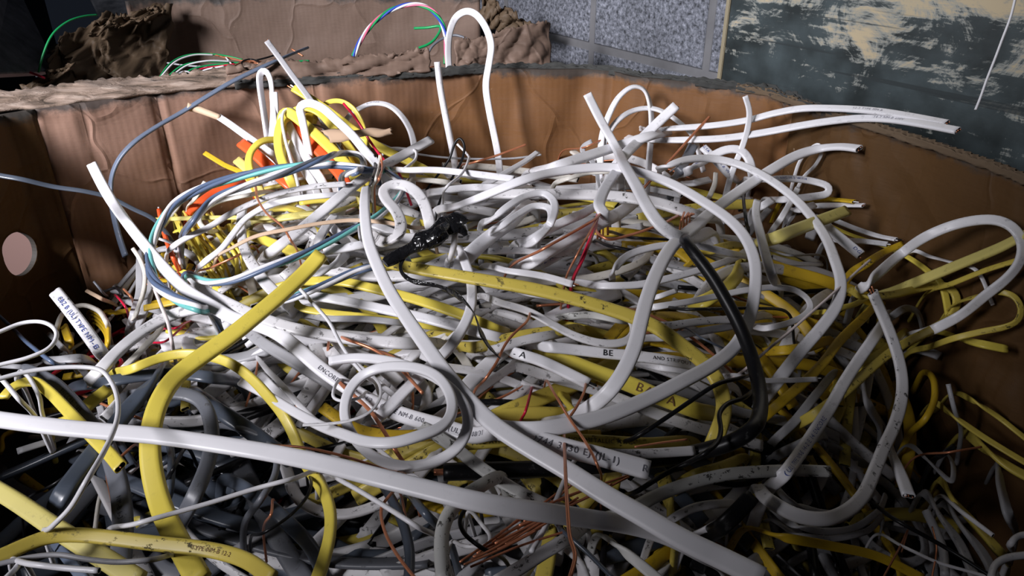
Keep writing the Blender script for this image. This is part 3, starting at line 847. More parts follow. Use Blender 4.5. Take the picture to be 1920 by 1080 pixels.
S(YC, 'broad yellow cable with BAR written on it in brown pen', (28, 31), 34, '990,655 1050,672 1120,699 1180,720 1240,746 1300,768 1350,785', e='bb', mat='yellow', text=[('BAR A', 1188, 723, .8)], inkm='inkbrown', lm='pen-marked yellow cable')
S(YC, 'yellow cable lettered AWG 12 with a hollow cut end', (23, 25), 48, '870,833 920,829 970,824 1030,823 1100,826 1200,832 1310,835', e='ob', mat='yellow_dirty', text=[('TYPE AWG / 12', 880, 832, .5), ('NON METALLIC AWG', 1065, 826, .45)], lm='AWG yellow cable', coremat='core_dark', cond=['black'])
S(YC, 'yellow cable dropping between the copper wires', 24, 20, '1050,733 1068,765 1085,798 1098,830', e='bb', mat='yellow')
S(WC, 'white cable with a ragged cut end against the thick black cable', (17, 18), 72, '1000,846-40 1060,850-20 1120,851-8 1200,851 1302,845', e='bx', mat='white_dirty', cond=['black'], lm='ragged-end white cable')
S(WC, 'white cable turning a full U below the scuffed yellow cable', (13, 17), 58, '893,560 945,570 992,584 1032,606 1078,630 1130,644 1168,642 1186,630 1188,608 1168,587 1125,573 1065,560 1000,550 940,546', e='bb', mat='white_dirty', lm='U-turn cable', sm=3)
S(WC, 'dirt-stained white cable inside the U-turn', (13, 14), 42, '1040,602 1068,593 1110,591 1160,600 1200,612', e='bb', mat='white_filthy')
S(WC, 'white cable ending open where the red wire meets the scuffed yellow cable', (11, 13), 60, '900,506-10 960,509 1020,518 1074,533', e='bx', mat='white', cond=['copper', 'white'], lm='red-wire cable end')
S(WC, 'white cable running level from the red wire to the black cable', (13, 13), 44, '1070,534 1130,536 1195,534 1250,523 1310,507 1370,487 1425,462', e='bb', lm='level cable by red wire', sm=3)
S(WC, 'white cable bowed in a low arch inside the big ring', (13, 14), 62, '1148,530-10 1152,505 1172,482 1210,467 1260,459 1310,461 1365,474 1412,494', e='bb', lm='low inner arch', sm=3)
S(WC, 'white cable level under the low inner arch', (14, 15), 36, '1200,615 1260,610 1320,602 1390,598 1450,598', e='bb', mat='white_dirty')
S(WC, 'white cable passing behind the thick black cable', 14, 30, '1195,640 1250,632 1310,622 1380,610 1440,590', e='bb', mat='greyw')
S(WC, 'short white end with a square cut between ring and black cable', 10, 44, '1268,545 1235,556 1200,566', e='ob')
S(YC, 'ochre cable twisted deep inside the big ring', (22, 26), 18, '1385,492 1380,520 1355,545 1318,566 1280,580', e='bb', mat='yellow')
S(YC, 'yellow cable lying in the hollow of the big ring', 16, 16, '1300,478 1330,470 1370,460 1395,470', e='bb', mat='yellow_dirty')
S(YC, 'yellow strand slanting inside the big ring', 12, 16, '1275,515 1295,492 1320,478', e='bb', mat='ochre')
S(KW, 'dusty black wire stretched level across the yellow and black cables', 6, 84, '1222,583-30 1290,580 1350,579 1420,578 1480,590', e='bb', mat='black_dirty', sh='round', lm='dusty black wire')
S(KW, 'thin steel-grey wire slanting under the big ring', 4, 70, '1278,616 1320,636 1365,657 1410,672', e='bb', mat='slate', sh='round')
S(KW, 'short black wire lying level inside the big ring', 5, 44, '1132,440 1190,446 1250,449 1300,450', e='bb', mat='black', sh='round')
S(KW, 'black wire end cut bright, below the U of copper', 6, 50, '1112,457 1150,463 1200,472', e='bc', mat='black', sh='round')
S(KW, 'upper thin black wire curving left from the thick black cable', 8, 100, '1416,712-20 1380,711 1345,720 1295,752-10 1245,786-20 1195,818-30 1140,842-45', e='bb', mat='black', sh='round', lm='upper thin black wire')
S(KW, 'lower thin black wire wriggling over the scuffed yellow cable', 9, 96, '1416,737-10 1390,748 1362,758 1348,778 1352,803 1346,828 1322,850 1285,870-20 1245,890-30 1200,918-35 1160,942-40', e='bb', mat='black', sh='round', lm='wriggling black wire', sm=3)
S(WC, 'white wire with a stripped tip pointing right from behind the black cable', 10, 66, '1366,705 1420,713 1480,713 1532,711', e='bx', cond=['white', 'black'], sh='flat')
S(WW, 'thin white wire slanting from the broad yellow cable into the oval coils', 7, 84, '558,537-8 590,572 618,605 636,640 660,676 685,705 705,722', e='cb', sh='round', lm='thin slanting wire')
S(WC, 'white cable slanting down into the oval coils', 11, 30, '612,632 650,668 690,702 740,742 785,775', e='bb')
S(WW, 'frayed white wire curling round the lower side of the oval coils', 6, 118, '700,706 712,722 712,748 692,774 655,789 610,795 568,797', e='cc', sh='flat', mat='white_dirty', lm='curling frayed wire')
S(WW, 'tiny white wire ring left of the oval coils', 6, 90, '642,714 626,730 624,744 640,752 668,748 690,738', e='bb', sh='round')
S(WC, 'white cable with a black-taped joint slanting below the printed cable', (8, 13), 36, '478,672 505,698 525,718 560,758 590,788 630,815', e='bb')
S(WC, 'grey-white cable slanting along under the printed cable', (20, 22), 22, '440,612 500,648 560,684 620,720 665,748', e='bb', mat='greyw', lm='grey slanting cable')
S(WC, 'white cable end with dark conductors just above the lower arm of the oval coil', (15, 15), 26, '552,762 520,735 485,705', e='xb', cond=['black', 'copper'])
S(WC, 'dirty white cable running from the oval coils to the copper nest', (20, 24), 54, '740,770-20 800,805 850,838 900,876 960,916 1020,946 1065,964', e='bb', mat='white_filthy', lm='dirty slanting cable', sm=3)
S(WC, 'thin white cable slanting from the coil under the near thick one', 8, 50, '690,835 750,875 810,915 870,950', e='bb', mat='white')
S(WC, 'white cable slanting past the AWG yellow end', 14, 34, '820,855 870,885 920,915', e='bb')
S(WW, 'thin white wire hanging over the copper nest', 9, 74, '1092,855-20 1062,892 1042,940 1024,985 996,1035', e='bc', sh='round', lm='nest wire')

# --- copper, red
S(CW, 'long straight bare copper wire standing up at the back right', 5, 100, '1330,219@.985 1298,254@.965 1266,290@.94 1234,325@.915 1206,355-40', e='cb', mat='copper', sh='round', lm='long copper wire')
S(CW, 'bright copper wire slanting beneath the red wire knot', 5, 92, '950,510-30 1020,466 1070,438 1108,416 1138,396', e='bb', mat='copper', sh='round', lm='bright copper slant')
S(CW, 'copper wire running down beside the red wire', 4, 96, '1060,526 1080,482 1108,432 1130,402', e='bb', mat='copper', sh='round')
S(RW, 'crimson wire standing by the copper wires in the middle', 7, 90, '1073,530 1092,486 1110,440 1124,402', e='bb', mat='red', sh='round', lm='middle crimson wire')
S(CW, 'copper wire bent in a U right of the crimson one', 5, 74, '1122,424 1124,440 1140,449 1180,441 1232,424 1280,410', e='bb', mat='copper', sh='round')
for i, (a, b) in enumerate(((1275, 1283), (1281, 1291), (1287, 1297), (1293, 1301))):
    S(CW, 'copper wire tip hooked beside the thick sweeping cable', 4, 84, f'{a},{428 - i * 4} {a + 3},{412 - i * 3} {b},{398 + i}', e='bc', mat='copper', sh='round', group='hooked copper tips')
S(CW, 'copper wire aimed at the back wall above the level cable', 4, 50, '862,318 890,304@.98 930,292@.985 986,271@1.0', e='bc', mat='copper', sh='round')
S(CW, 'faint copper wire lying behind the tall standing loop', 3, 40, '1050,290 1100,275@.99 1135,262@1.0', e='bb', mat='copper', sh='round')
S(CW, 'kinked copper wire crossing the tape tail', 5, 84, '994,588-20 984,607 962,627 946,648 932,678 912,708 888,738', e='bb', mat='copper', sh='round', lm='kinked copper wire')
S(CW, 'copper wire arcing over the oval coils', 6, 70, '620,632 660,640 700,655 735,678 762,703 792,737', e='bc', mat='copper', sh='round', lm='arcing copper wire')
S(CW, 'doubled copper wire running down through the oval coils', 7, 62, '604,690 650,730 692,768 722,812 742,845 770,892', e='bb', mat='copper', sh='flat', lm='doubled copper wire')
S(CW, 'copper wire lying along the near thick white cable', 5, 90, '490,834 560,838 640,854 720,880 765,898-30', e='cb', mat='copper', sh='round', lm='near copper wire')
S(CW, 'copper wire drooping in an open loop below the near thick cable', 6, 80, '750,924 728,932 715,952 720,992 738,1030 762,1064 785,1092', e='bn', mat='copper', sh='round', lm='drooping copper loop')
S(CW, 'copper wire hanging down over the near thick cable', 7, 134, '1056,806-60 1059,850-30 1061,900-6 1065,965 1069,1010 1079,1040 1068,1085', e='bn', mat='copper', sh='round', lm='hanging copper wire')
S(CW, 'copper wire slanting past the AWG yellow cable', 5, 92, '1022,718-30 1042,742 1066,782 1088,814 1106,842 1120,872 1128,906-30', e='bb', mat='copper', sh='round')
S(CW, 'copper tip lying on the lettered yellow cable', 4, 80, '1190,838 1240,830 1288,824', e='cc', mat='copper', sh='round')
S(CW, 'copper wire sticking out in the dark near the right edge', 4, 80, '1715,858 1780,848 1840,838', e='bc', mat='copper', sh='round')
S(RW, 'short red wire in the dark gap left of the copper wires', 5, 30, '972,800 985,772 1000,725', e='bb', mat='red', sh='round')
S(CW, 'copper stub curling between the slate cables', 5, 70, '513,938 508,965 494,992', e='bb', mat='copper', sh='round')
S(CW, 'copper glint left of the broad yellow cable', 5, 44, '200,885 218,865 236,848 262,838', e='bb', mat='copper', sh='round')
for i in range(22):
    a = random.random()
    x0, y0 = 868 + 130 * a + random.uniform(-12, 12), 1062 - 95 * a + random.uniform(-12, 14)
    x1, y1 = x0 + random.uniform(95, 190), y0 - random.uniform(60, 105)
    S(CW, 'bare copper wire in the bright nest above the drooping loop', 4.5, 62 + random.uniform(-14, 24),
      f'{x0:.0f},{y0:.0f} {(x0 + x1) / 2 + random.uniform(-6, 6):.0f},{(y0 + y1) / 2 + random.uniform(-8, 5):.0f} {x1:.0f},{y1:.0f}', e='cc', mat='copper', sh='round', group='copper nest wires')

# --- left pit and left edge
S(WW, 'upper thin white wire looping in from the left edge', 8, 112, '-50,640 0,622 40,606 75,603 100,614 106,632 92,653 52,671 0,684 -50,700', e='nn', sh='round', lm='left-edge loop')
S(WW, 'glossy white wire arching over the near thick cable from the left edge', 9.5, 138, '-50,726 0,710 50,697 100,690 150,688 188,693 210,718 220,746 221,778 213,808 192,852 162,902 130,955-20 100,985-30 84,1002-40', e='nb', sh='round', lm='glossy white wire', sm=3)
S(WW, 'white wire kinked down from the left edge behind the near thick cable', 9, 90, '-20,690 4,712 35,748 66,782', e='nb', sh='round')
S(WW, 'white wire bent in a narrow fold near the left edge', 8, 80, '50,735-20 32,705 38,695 52,705 72,740 80,778', e='bb', sh='round')
S(WW, 'thin white wire rising under the broad yellow cable at the bottom', 9, 100, '198,1002-20 262,980 330,961 400,941 480,916 545,899 598,888', e='bb', sh='round', lm='rising thin wire')
S(WW, 'thin white wire falling away below the near thick cable', 9, 84, '598,889 652,908 720,948 780,986 826,1014', e='bb', sh='round', lm='falling thin wire')
S(GC, 'light grey cable with blue lettering leaning out of the left pit', (24, 25), 70, '104,548+24 130,580+16 158,617+6 183,652-6 206,690-20', e='ob', mat='white_dirty', text=[('CBZ B (UL) TYPE NM-B 14 AWG', 118, 562, .5)], inkm='inkblue', lm='blue-lettered grey cable')
S(WC, 'grey-white cable arched from the left pit up to the heap', (24, 22), 60, '165,718-10 192,690 222,658 258,628 298,602 338,585 375,578 402,586-15', e='ob', mat='white_dirty', lm='pit arch')
S(SL, 'grey cable lettered ENCORE beside the bent yellow one', (21, 23), 70, '40,702-10 72,702 102,718 135,750 165,785 190,820', e='bb', mat='grey', text=[('ENCORE TYPE', 122, 735, .5)], lm='lettered grey cable')
S(YC, 'yellow cable bent over at the left, its open end below the near thick cable', (20, 25), 78, '6,746 26,724 58,714 90,733 122,765 152,797 180,826-4 206,852-4 226,876', e='co', mat='yellow', lm='bent left yellow cable', cond=['black'])
S(YC, 'short yellow flat piece behind the glossy wire', (24, 26), 56, '203,730 172,753 135,785 95,808', e='cb', mat='yellow', lm='short flat yellow piece')
S(YC, 'yellow cable arching behind the broad one and down the near side', (17, 25), 74, '208,708 252,690 300,671 345,663 392,668 432,681 470,708 502,742 531,778 552,818-8 568,860-20 592,897-14 612,932-10 620,968-10 617,1012-10 604,1060-12 592,1095-14', e='bn', mat='yellow', lm='arching yellow cable', sm=3, roll=25)
S(YC, 'split yellow cable crossing the lower left corner', (34, 38), 62, '-30,905 0,922 42,948 92,982 142,1014 200,1050 262,1090', e='nn', mat='paleyellow', lm='split yellow cable')
S(YC, 'broad yellow cable lying along the bottom edge', (28, 30), 88, '-20,1052 30,1030 90,1006 150,1003 220,1010 290,1019 350,1025 410,1034 465,1052 510,1085', e='nn', mat='yellow_dirty', lm='bottom yellow cable', text=[('TYPE NM-B 12-2', 360, 1030, .4)], inkm='inkbrown', sm=3)
S(GW, 'thin grey wire running along the bottom yellow cable', 10, 100, '-20,1062 50,1046 105,1040 165,1049 225,1054 280,1050 335,1045', e='nb', mat='greyw', sh='round')
S(WW, 'white wire with an open end in the bottom left corner', 11, 112, '20,1055 60,1058 120,1065 186,1070', e='bo', sh='round', cond=['copper'], lm='corner white wire')
S(WW, 'white wire entering at the very bottom left', 10, 104, '5,1090 24,1072 46,1054', e='nb', sh='round')
S(SL, 'thick slate cable curving from under the broad yellow one to the left', (34, 34), 66, '322,690-10 285,716 240,768 195,825 152,880 115,930 95,985', e='bb', mat='slate', lm='thick slate cable', sm=3)
S(SL, 'slate cable arched level behind the broad yellow bend', (20, 22), 56, '128,738 200,716 280,703 340,701 395,708 450,722', e='bb', mat='slate', lm='level slate cable')
S(SL, 'grey cable bent sharply downward right of the broad yellow one', (20, 33), 66, '225,752 300,738 345,738 378,752 394,785 398,825-6 388,875-12 362,935-18 335,995-24', e='bb', mat='grey', lm='sharp-bent grey cable', sm=3)
S(SL, 'grey lettered cable dropping below the near thick white one', (30, 38), 34, '185,800 205,850 222,905 230,965 228,1030 220,1090', e='bn', mat='grey', text=[('NM-B 6-3', 226, 930, .35)], lm='grey lettered drop')
S(SL, 'dark slate cable slanting right under the arching yellow one', (26, 30), 42, '360,738 410,770 460,802 510,840 550,870', e='bb', mat='slate')
S(SL, 'thin slate cable hooked down in the dark', 13, 44, '400,806 450,804 495,822 518,855 514,895 490,935 458,985', e='bb', mat='grey', sh='round')
S(SL, 'slate cable curving down through the dark lower middle', 18, 30, '690,880 728,925 755,980 768,1035 766,1090', e='bn', mat='slate', sh='round', lm='curving slate cable')
S(SL, 'slate cable slanting beneath the falling wire', 15, 30, '760,925 800,965 840,1010', e='bb', mat='slate', sh='round')
S(SL, 'slate cable upright left of the broad yellow bend foot', 14, 40, '318,830 322,870 318,920 306,962', e='bb', mat='slate', sh='round')
S(SL, 'wide slate cable in the shade behind the sharp-bent grey one', 26, 20, '420,900 480,930 545,985 585,1030', e='bb', mat='slate')
S(SL, 'slate cable crossing the bottom behind the bottom yellow cable', 20, 40, '95,1018 130,1050 160,1090', e='bn', mat='bluegrey')
S(KW, 'thin black wire slanting beside the thick slate cable', 5, 60, '210,830 160,868 105,905 45,945', e='bb', mat='black', sh='round')
S(KW, 'black wire hooked below the near thick cable on the left', 6, 70, '575,890 583,912 574,934 540,970 500,996 470,1010', e='bb', mat='black', sh='round', lm='hooked black wire')
S(KW, 'black wire across the lower grey cables', 7, 60, '352,840 325,880 305,920', e='bb', mat='black', sh='round')
S(KW, 'blue-black thin cable slanting in from the left edge to the pit arch', 7, 50, '-10,585@.77 20,612@.75 60,650 100,680 140,690', e='nb', mat='wireblue', sh='round', lm='blue-black thin cable')
S(GC, 'greyish cable lying level in the left pit', 9, 40, '-20,684 40,688 90,688', e='nb', mat='greyw')
S(WC, 'grey-white humped cable in the left pit', 16, 30, '80,690 115,675 150,672 185,690', e='bb', mat='greyw')
S(WC, 'white cable descending from the left-edge loop into the pit', 9, 30, '90,634 115,650 135,675', e='bb', mat='greyw')
S(YC, 'yellow cable end poking left from the heap above the pit', 12, 46, '270,578 310,570 350,562 385,556', e='ob', mat='ochre', lm='poking yellow end', cond=['copper'])
S(WC, 'white ring of cable round the yellow coil in the left pit', 9, 34, '112,650 108,610 125,582 150,573 180,580 200,605 206,635', e='bb', mat='warm', lm='white pit ring', sh='round')
for i in range(4):
    S(YW, 'yellow wire of the small coil in the left pit', 6, 26 - i * 4, f'{165 + i * 3},{592 + i * 7} {190},{594 + i * 7} {203 - i},{612 + i * 8} {204 - i * 2},{640 + i * 6} {196 - i * 3},{665 + i * 4}', e='bb', mat='ochre', sh='round', group='small yellow coil')
S(YC, 'yellow cable piece leaning in the left pit', 14, 24, '120,612 130,640 136,660', e='cb', mat='ochre')
S(WC, 'outermost white cable hanging off the left end of the heap', 8, 44, '249,466 262,486 271,512 269,545 256,585 243,615', e='cb', mat='warm', lm='outermost hanging cable')
S(WC, 'white cable hanging beside the outermost one', 14, 30, '266,470 262,505 262,545 250,590 238,625', e='bb', mat='greyw')
S(WC, 'third white cable hanging off the left end, nearest the twisted loop', 14, 34, '283,505 282,545 268,590 250,640', e='bb', mat='greyw')
S(WW, 'small white loop behind the thin orange cable', 5, 44, '290,455 305,450 322,456 330,470', e='bb', sh='round')
S(WW, 'thin straight white wire dropping into the left pit', 7, 66, '290,542 303,575 315,605 322,640 328,672', e='cb', sh='round', mat='pink')
S(BW, 'pair of brown wires pointing left in the pit', 7, 40, '162,545 190,560 225,580', e='cb', mat='tan', sh='flat')
S(RW, 'red wire curving in the left pit', 4, 44, '210,560 235,575 243,600', e='bb', mat='red', sh='round')
S(CW, 'shiny copper wire curving in the left pit', 4, 50, '232,542 245,556 252,578', e='cb', mat='copper', sh='round')
S(KW, 'black wire curled in the left pit', 5, 36, '196,560 200,545 216,540 228,552 226,572', e='bb', mat='black', sh='round')
S(RW, 'red wire lying under the pit arch', 4, 30, '300,625 330,615 365,605', e='bb', mat='red', sh='round')
S(RW, 'second red wire under the pit arch', 4, 26, '270,650 310,640 355,612', e='bb', mat='red', sh='round')
S(WC, 'white cable slanting in front of the pit arch', 12, 36, '232,690 262,660 292,628 310,610', e='ob', mat='warm', cond=['black', 'white'])
S(GW, 'thin grey wire standing off the left end of the heap', 4, 40, '176,528+20 190,545+8 205,565', e='cb', mat='grey', sh='round')

# --- near middle and right, in the shade
S(WC, 'filthy white cable bent upright at the near edge, smeared with tar', (26, 28), 88, '832,1090 828,1040 829,995 842,962 868,932 900,912 945,900-20', e='nb', mat='white_filthy', lm='tarred white cable', sh='round', sm=3)
S(WC, 'dirty white cable slanting up from the bottom edge under the copper nest', (24, 24), 56, '930,1092 975,1065 1020,1036 1062,1012 1100,992-10', e='nb', mat='white_dirty', lm='bottom slanting cable')
S(WC, 'white cable bending down at the bottom edge under the hanging copper wire', 28, 44, '1050,1015-8 1072,1035 1090,1062 1096,1095', e='bn', mat='white_dirty')
S(WC, 'dirty white cable slanting to the bottom edge right of the copper', (18, 20), 40, '1120,1005 1165,1030 1200,1058 1240,1092', e='bn', mat='white_filthy', lm='bottom right-slanting cable')
S(WC, 'grey-white cable arched behind the double-bored black end', (15, 17), 30, '1225,1002 1262,972 1302,952 1345,945 1385,955', e='bb', mat='white_dirty')
S(WC, 'white cable peeping below the grey-white arch', 13, 20, '1290,1012 1325,992 1360,980', e='bb', mat='white')
S(KC, 'black flat cable end showing two bores', (30, 34), 60, '1410,930+6 1388,955 1358,984-10 1325,1010-25', e='ob', mat='black', cond=['copper', 'copper'], lm='double-bored black end')
S(KC, 'steel-blue armoured wire slanting to the bottom edge', 8, 76, '1030,975-30 1060,1000 1100,1035 1150,1085', e='bn', mat='slate', sh='round')
S(KW, 'black wire hooked at the left of the copper nest', 8, 76, '900,955-20 870,958 862,975 870,1000 900,1025 950,1055', e='bb', mat='black', sh='round')
S(WW, 'white wire bent beside the hooked black one', 8, 60, '878,960 905,985 920,1005 915,1022 880,1025 845,1018', e='bb', sh='round', mat='white_dirty')
S(YC, 'yellow strap standing among the shaded cables', (26, 28), 22, '1240,890 1252,930 1262,975 1268,1005', e='bb', mat='yellow_dirty')
S(YC, 'yellow cable twisting up to the wriggling black wire', 20, 24, '1400,862 1352,876 1305,890 1268,915', e='bb', mat='yellow_dirty')
S(YC, 'short upright yellow piece behind the diagonal cable', 28, 16, '1152,888 1148,910 1144,930', e='cb', mat='yellow_dirty')
S(YC, 'yellow piece under the thick black cable', 24, 10, '850,910 870,895 900,885', e='bb', mat='yellow_dirty')
S(YC, 'dark yellow cable low down along the bottom right', (16, 18), 40, '1395,992 1470,1008 1560,1024 1650,1045 1730,1085', e='bn', mat='ochre', lm='low dark yellow cable')
S(YC, 'yellow cable in the dark corner beside the white twins', (18, 20), 40, '1760,900 1790,940 1830,985 1870,1030 1890,1060', e='bb', mat='yellow_dirty')
S(YC, 'upper of the yellow cables running off the right edge in the dark', 11, 50, '1785,738 1830,755 1872,782 1905,808 1945,840', e='bn', mat='yellow_dirty')
S(YC, 'middle yellow cable running off the right edge in the dark', 12, 44, '1748,756 1790,782 1845,820 1890,848 1945,880', e='bn', mat='yellow_dirty')
S(YC, 'thick lower yellow cable running off the right edge in the dark', 20, 36, '1805,812 1850,845 1900,880 1950,905', e='bn', mat='yellow_dirty')
S(YC, 'ochre wire bowed beside the right wall', 12, 34, '1730,700 1752,718 1752,750 1735,785 1708,812', e='bb', mat='ochre', sh='round')
S(WC, 'flat white cable end cut square in the dark right side', (20, 23), 62, '1660,818-10 1676,858 1692,898 1704,930', e='bo', mat='white', lm='square end in the dark')
S(WC, 'greyish cable hanging inside the bend of the hooked cable', 18, 36, '1612,715 1630,762 1650,805', e='bb', mat='greyw')
S(GC, 'grey wire tip standing near the right wall', 9, 60, '1778,720+10 1788,762 1802,808', e='cb', mat='greyw', sh='round')
S(WC, 'upper grey-white arc nested below the hooked cable', 12, 44, '1448,915 1490,945 1545,962 1595,958 1625,935 1638,900', e='bb', mat='greyw')
S(WC, 'lower grey-white arc nested below the hooked cable', 12, 36, '1440,955 1490,985 1545,996 1600,990 1640,965 1660,930', e='bb', mat='greyw')
S(WC, 'lowest grey-white arc nested below the hooked cable', 11, 28, '1440,975 1500,1004 1560,1010 1620,998 1655,970', e='bb', mat='greyw')
S(WC, 'grey-white cable doubled back in the dark right side', 10, 46, '1700,835 1745,868 1782,902 1788,880 1770,852', e='bb', mat='greyw')
S(WC, 'left of the two grey-white cables descending in the dark corner', 18, 44, '1728,925 1768,975 1800,1020 1830,1090', e='bn', mat='greyw', lm='dark corner twin')
S(WC, 'right of the two grey-white cables descending in the dark corner', 19, 46, '1765,945 1805,990 1845,1040 1870,1092', e='bn', mat='greyw')
S(WC, 'thin white cable with copper tip between the yellow and white twins', 8, 54, '1758,932 1810,965 1862,1004', e='bx', cond=['copper'], sh='round', mat='white')
S(WC, 'grey flat cable upright near the right edge', 20, 46, '1868,872 1878,918 1890,962 1905,1005', e='bb', mat='greyw')
S(WC, 'bright white ring at the bottom right corner', 14, 74, '1858,1085 1866,1060 1888,1046 1930,1040', e='nn', lm='corner ring', sh='round')
S(WC, 'second white bend above the corner ring', 12, 66, '1895,1035 1896,1018 1910,1005 1945,1000', e='bn', sh='round')
S(WW, 'thin bright wire slanting to the bottom right corner', 6, 60, '1640,1004-20 1700,1028 1760,1055 1830,1075 1880,1092', e='bn', sh='round', lm='thin bright wire')
S(CW, 'left copper wire bowed in the dark bottom right', 3.5, 60, '1702,996 1685,1030 1655,1085', e='bn', mat='copper', sh='round')
S(CW, 'right copper wire bowed in the dark bottom right', 3.5, 60, '1748,988 1756,1025 1747,1085', e='cn', mat='copper', sh='round')
S(KW, 'black wire slanting across the dark corner', 8, 66, '1622,940 1680,975 1775,1028 1865,1085', e='bn', mat='black', sh='round')
S(WC, 'grey-white cable slanting under the blue-printed one', 16, 34, '1568,700 1530,740 1490,790 1440,840', e='bb', mat='greyw')
S(WC, 'white cable under the hooked one pointing at the corner', 20, 28, '1450,860 1500,835 1545,815', e='bb', mat='greyw')
S(WC, 'grey cable with a round bore in the dark right side', 16, 40, '1736,958+4 1752,990 1768,1030 1772,1080', e='on', mat='greyw', sh='round', cond=['black'])
S(WC, 'thin cable stub with bright conductors in the dark', 10, 70, '1790,836+6 1770,850 1745,870', e='ob', mat='black', cond=['white', 'white'])

for i in range(16):
    a, c = random.uniform(322, 400), random.uniform(398, 440)
    S(YW, 'thin yellow wire in the slanting sheaf under the twisted bundles', random.uniform(4, 7), 12 + random.uniform(-6, 14),
      f'{a:.0f},{c:.0f} {a + 22:.0f},{c + 38:.0f} {a + 48 + random.uniform(-8, 8):.0f},{c + 78:.0f} {a + 62 + random.uniform(-14, 14):.0f},{c + 118:.0f}', e='bb', mat=random.choice(('yellow', 'yellow', 'ochre')), sh='round', group='slanting sheaf of thin yellow wires')
# ------------------------------------------------------------------ tape, paper
def fbm(P, sc, seed):
    from mathutils import noise
    return np.array([noise.fractal(Vector(p) * sc + Vector((seed, seed * 2.3, 0)), 1.0, 2.0, 2) for p in P])


def crumple_tube(name, parts, parent=None, amp=.30, n=14, mat=None):
    buf = MeshBuf()
    for spec, L, w, flat in parts:
        P, R = pts3(spec, L, 'cc', 0)
        C, Rr = catmull(P, R, .0035)
        dep = np.mean(project(np.array(P))[2])
        q = np.linspace(0, 1, len(C))
        width = np.interp(q, np.linspace(0, 1, len(w)), w) * dep / F
        tw = np.cumsum(np.full(len(C), 4.0)) if flat < .4 else np.zeros(len(C))
        path = Path(C, tw * .6, width, 2)
        b0 = buf.n
        k0 = len(buf.v)
        buf.tube(path, 'round', n, 0, ('c', 'c'), 0)
        V = buf.v[k0]
        ctr = np.repeat(path.P, n, axis=0)
        Nn = np.repeat(path.N, n, axis=0)
        d = V - ctr
        d = d - (1 - flat) * (d * Nn).sum(1)[:, None] * Nn
        nz = fbm(ctr + d * .8, 75, 3.1)
        nz2 = fbm(ctr + d, 260, 9.7)
        buf.v[k0] = ctr + d * (1 + amp * 1.6 * nz + amp * .10 * nz2)[:, None]
    o = buf.build(name, [mat or M['tape']], parent)
    o.data.polygons.foreach_set('use_smooth', np.zeros(len(o.data.polygons), dtype=bool))
    return o


tape = crumple_tube('electrical_tape', [('722,494+2 742,482 765,470 790,455 812,440 832,428 852,414 866,410 872,416', 96, [20, 26, 25, 30, 44, 40, 36, 30, 16], .55), ('838,432+6 856,424+8 868,430+4 874,442', 96, [18, 26, 20, 9], .4), ('800,452+10 822,436+14 838,420+10', 96, [16, 24, 14], .4)])
tag(tape, 'crumpled wad of black electrical tape lying over the middle of the heap', 'tape')
tt = crumple_tube('tape_tail', [('768,468+2 756,485 750,500 754,513 768,524 792,532 822,536 850,549 874,568 889,588 898,612 908,636 921,655 938,672', 92, [10, 8, 6, 8, 10, 10, 14, 15, 13, 11, 14, 15, 11, 5], .34)], tape)
tt['label'] = 'twisted tail of black tape'
LANDMARKS.append(('black tape wad', np.array([740, 790, 840]), np.array([485, 455, 425])))
LANDMARKS.append(('black tape tail', np.array([757, 830, 905]), np.array([510, 540, 630])))

# strip of kraft paper
pa = [at_y(*p) for p in ((604, 246, .925), (640, 243, .923), (680, 243, .925), (712, 242, .928), (733, 240, .93))]
pb = [at_y(*p) for p in ((620, 270, .910), (650, 262, .911), (690, 257, .915), (714, 255, .919), (737, 254, .921))]
V, Fc = [], []
n, m = 24, 6
for i in range(n + 1):
    u = i / n * 4
    k = min(int(u), 3)
    a = pa[k] * (1 - u + k) + pa[k + 1] * (u - k)
    b = pb[k] * (1 - u + k) + pb[k + 1] * (u - k)
    for j in range(m + 1):
        v = j / m
        p = a * (1 - v) + b * v + np.array([0, -.0025, .0035]) * math.sin(v * math.pi) + np.array([0, .0012, .0012]) * math.sin(u * 3.1 + v * 2)
        if i in (0, n):
            p = p + np.array([random.uniform(-.003, .003), 0, 0])
        V.append(p)
for i in range(n):
    for j in range(m):
        Fc.append((i * (m + 1) + j, (i + 1) * (m + 1) + j, (i + 1) * (m + 1) + j + 1, i * (m + 1) + j + 1))
ps = mesh_obj('paper_strip', V, Fc, M['paper'])
sd = ps.modifiers.new('thickness', 'SOLIDIFY'); sd.thickness = .0006
tag(ps, 'torn strip of tan kraft paper laid across the yellow and white bundle', 'paper')

# tan wrap on the paper-tipped cable
host = [o for o in ALLHEROES if o.get('label', '').startswith('white cable tipped with a tan')][0]
P, R = pts3('351,200@1.01 368,204@1.006 385,210@1.003 413,221@.999', 0, 'cc', 0)
C, Rr = catmull(P, R, .003)
b = MeshBuf()
b.tube(Path(C, Rr, np.linspace(14, 11, len(C)) * 1.1 / F, 1), 'round', 12, 0, ('o', 'c'), 1)
wr = adopt(b.build('paper_wrap', [M['tan'], M['white']]), host)
wr['label'] = 'tan paper-wrapped tip'

# thin tie round the second white arch
P, R = pts3('1256,322+6 1268,314+20 1277,306+12', 78, 'cc', 0)
C, Rr = catmull(P, R, .002)
b = MeshBuf()
b.tube(Path(C, Rr, .0016, 1), 'round', 6, 0)
arch = [o for o in ALLHEROES if o.get('label', '').startswith('second big white arch')][0]
adopt(b.build('tie', [M['grey']]), arch)['label'] = 'thin dark tie'


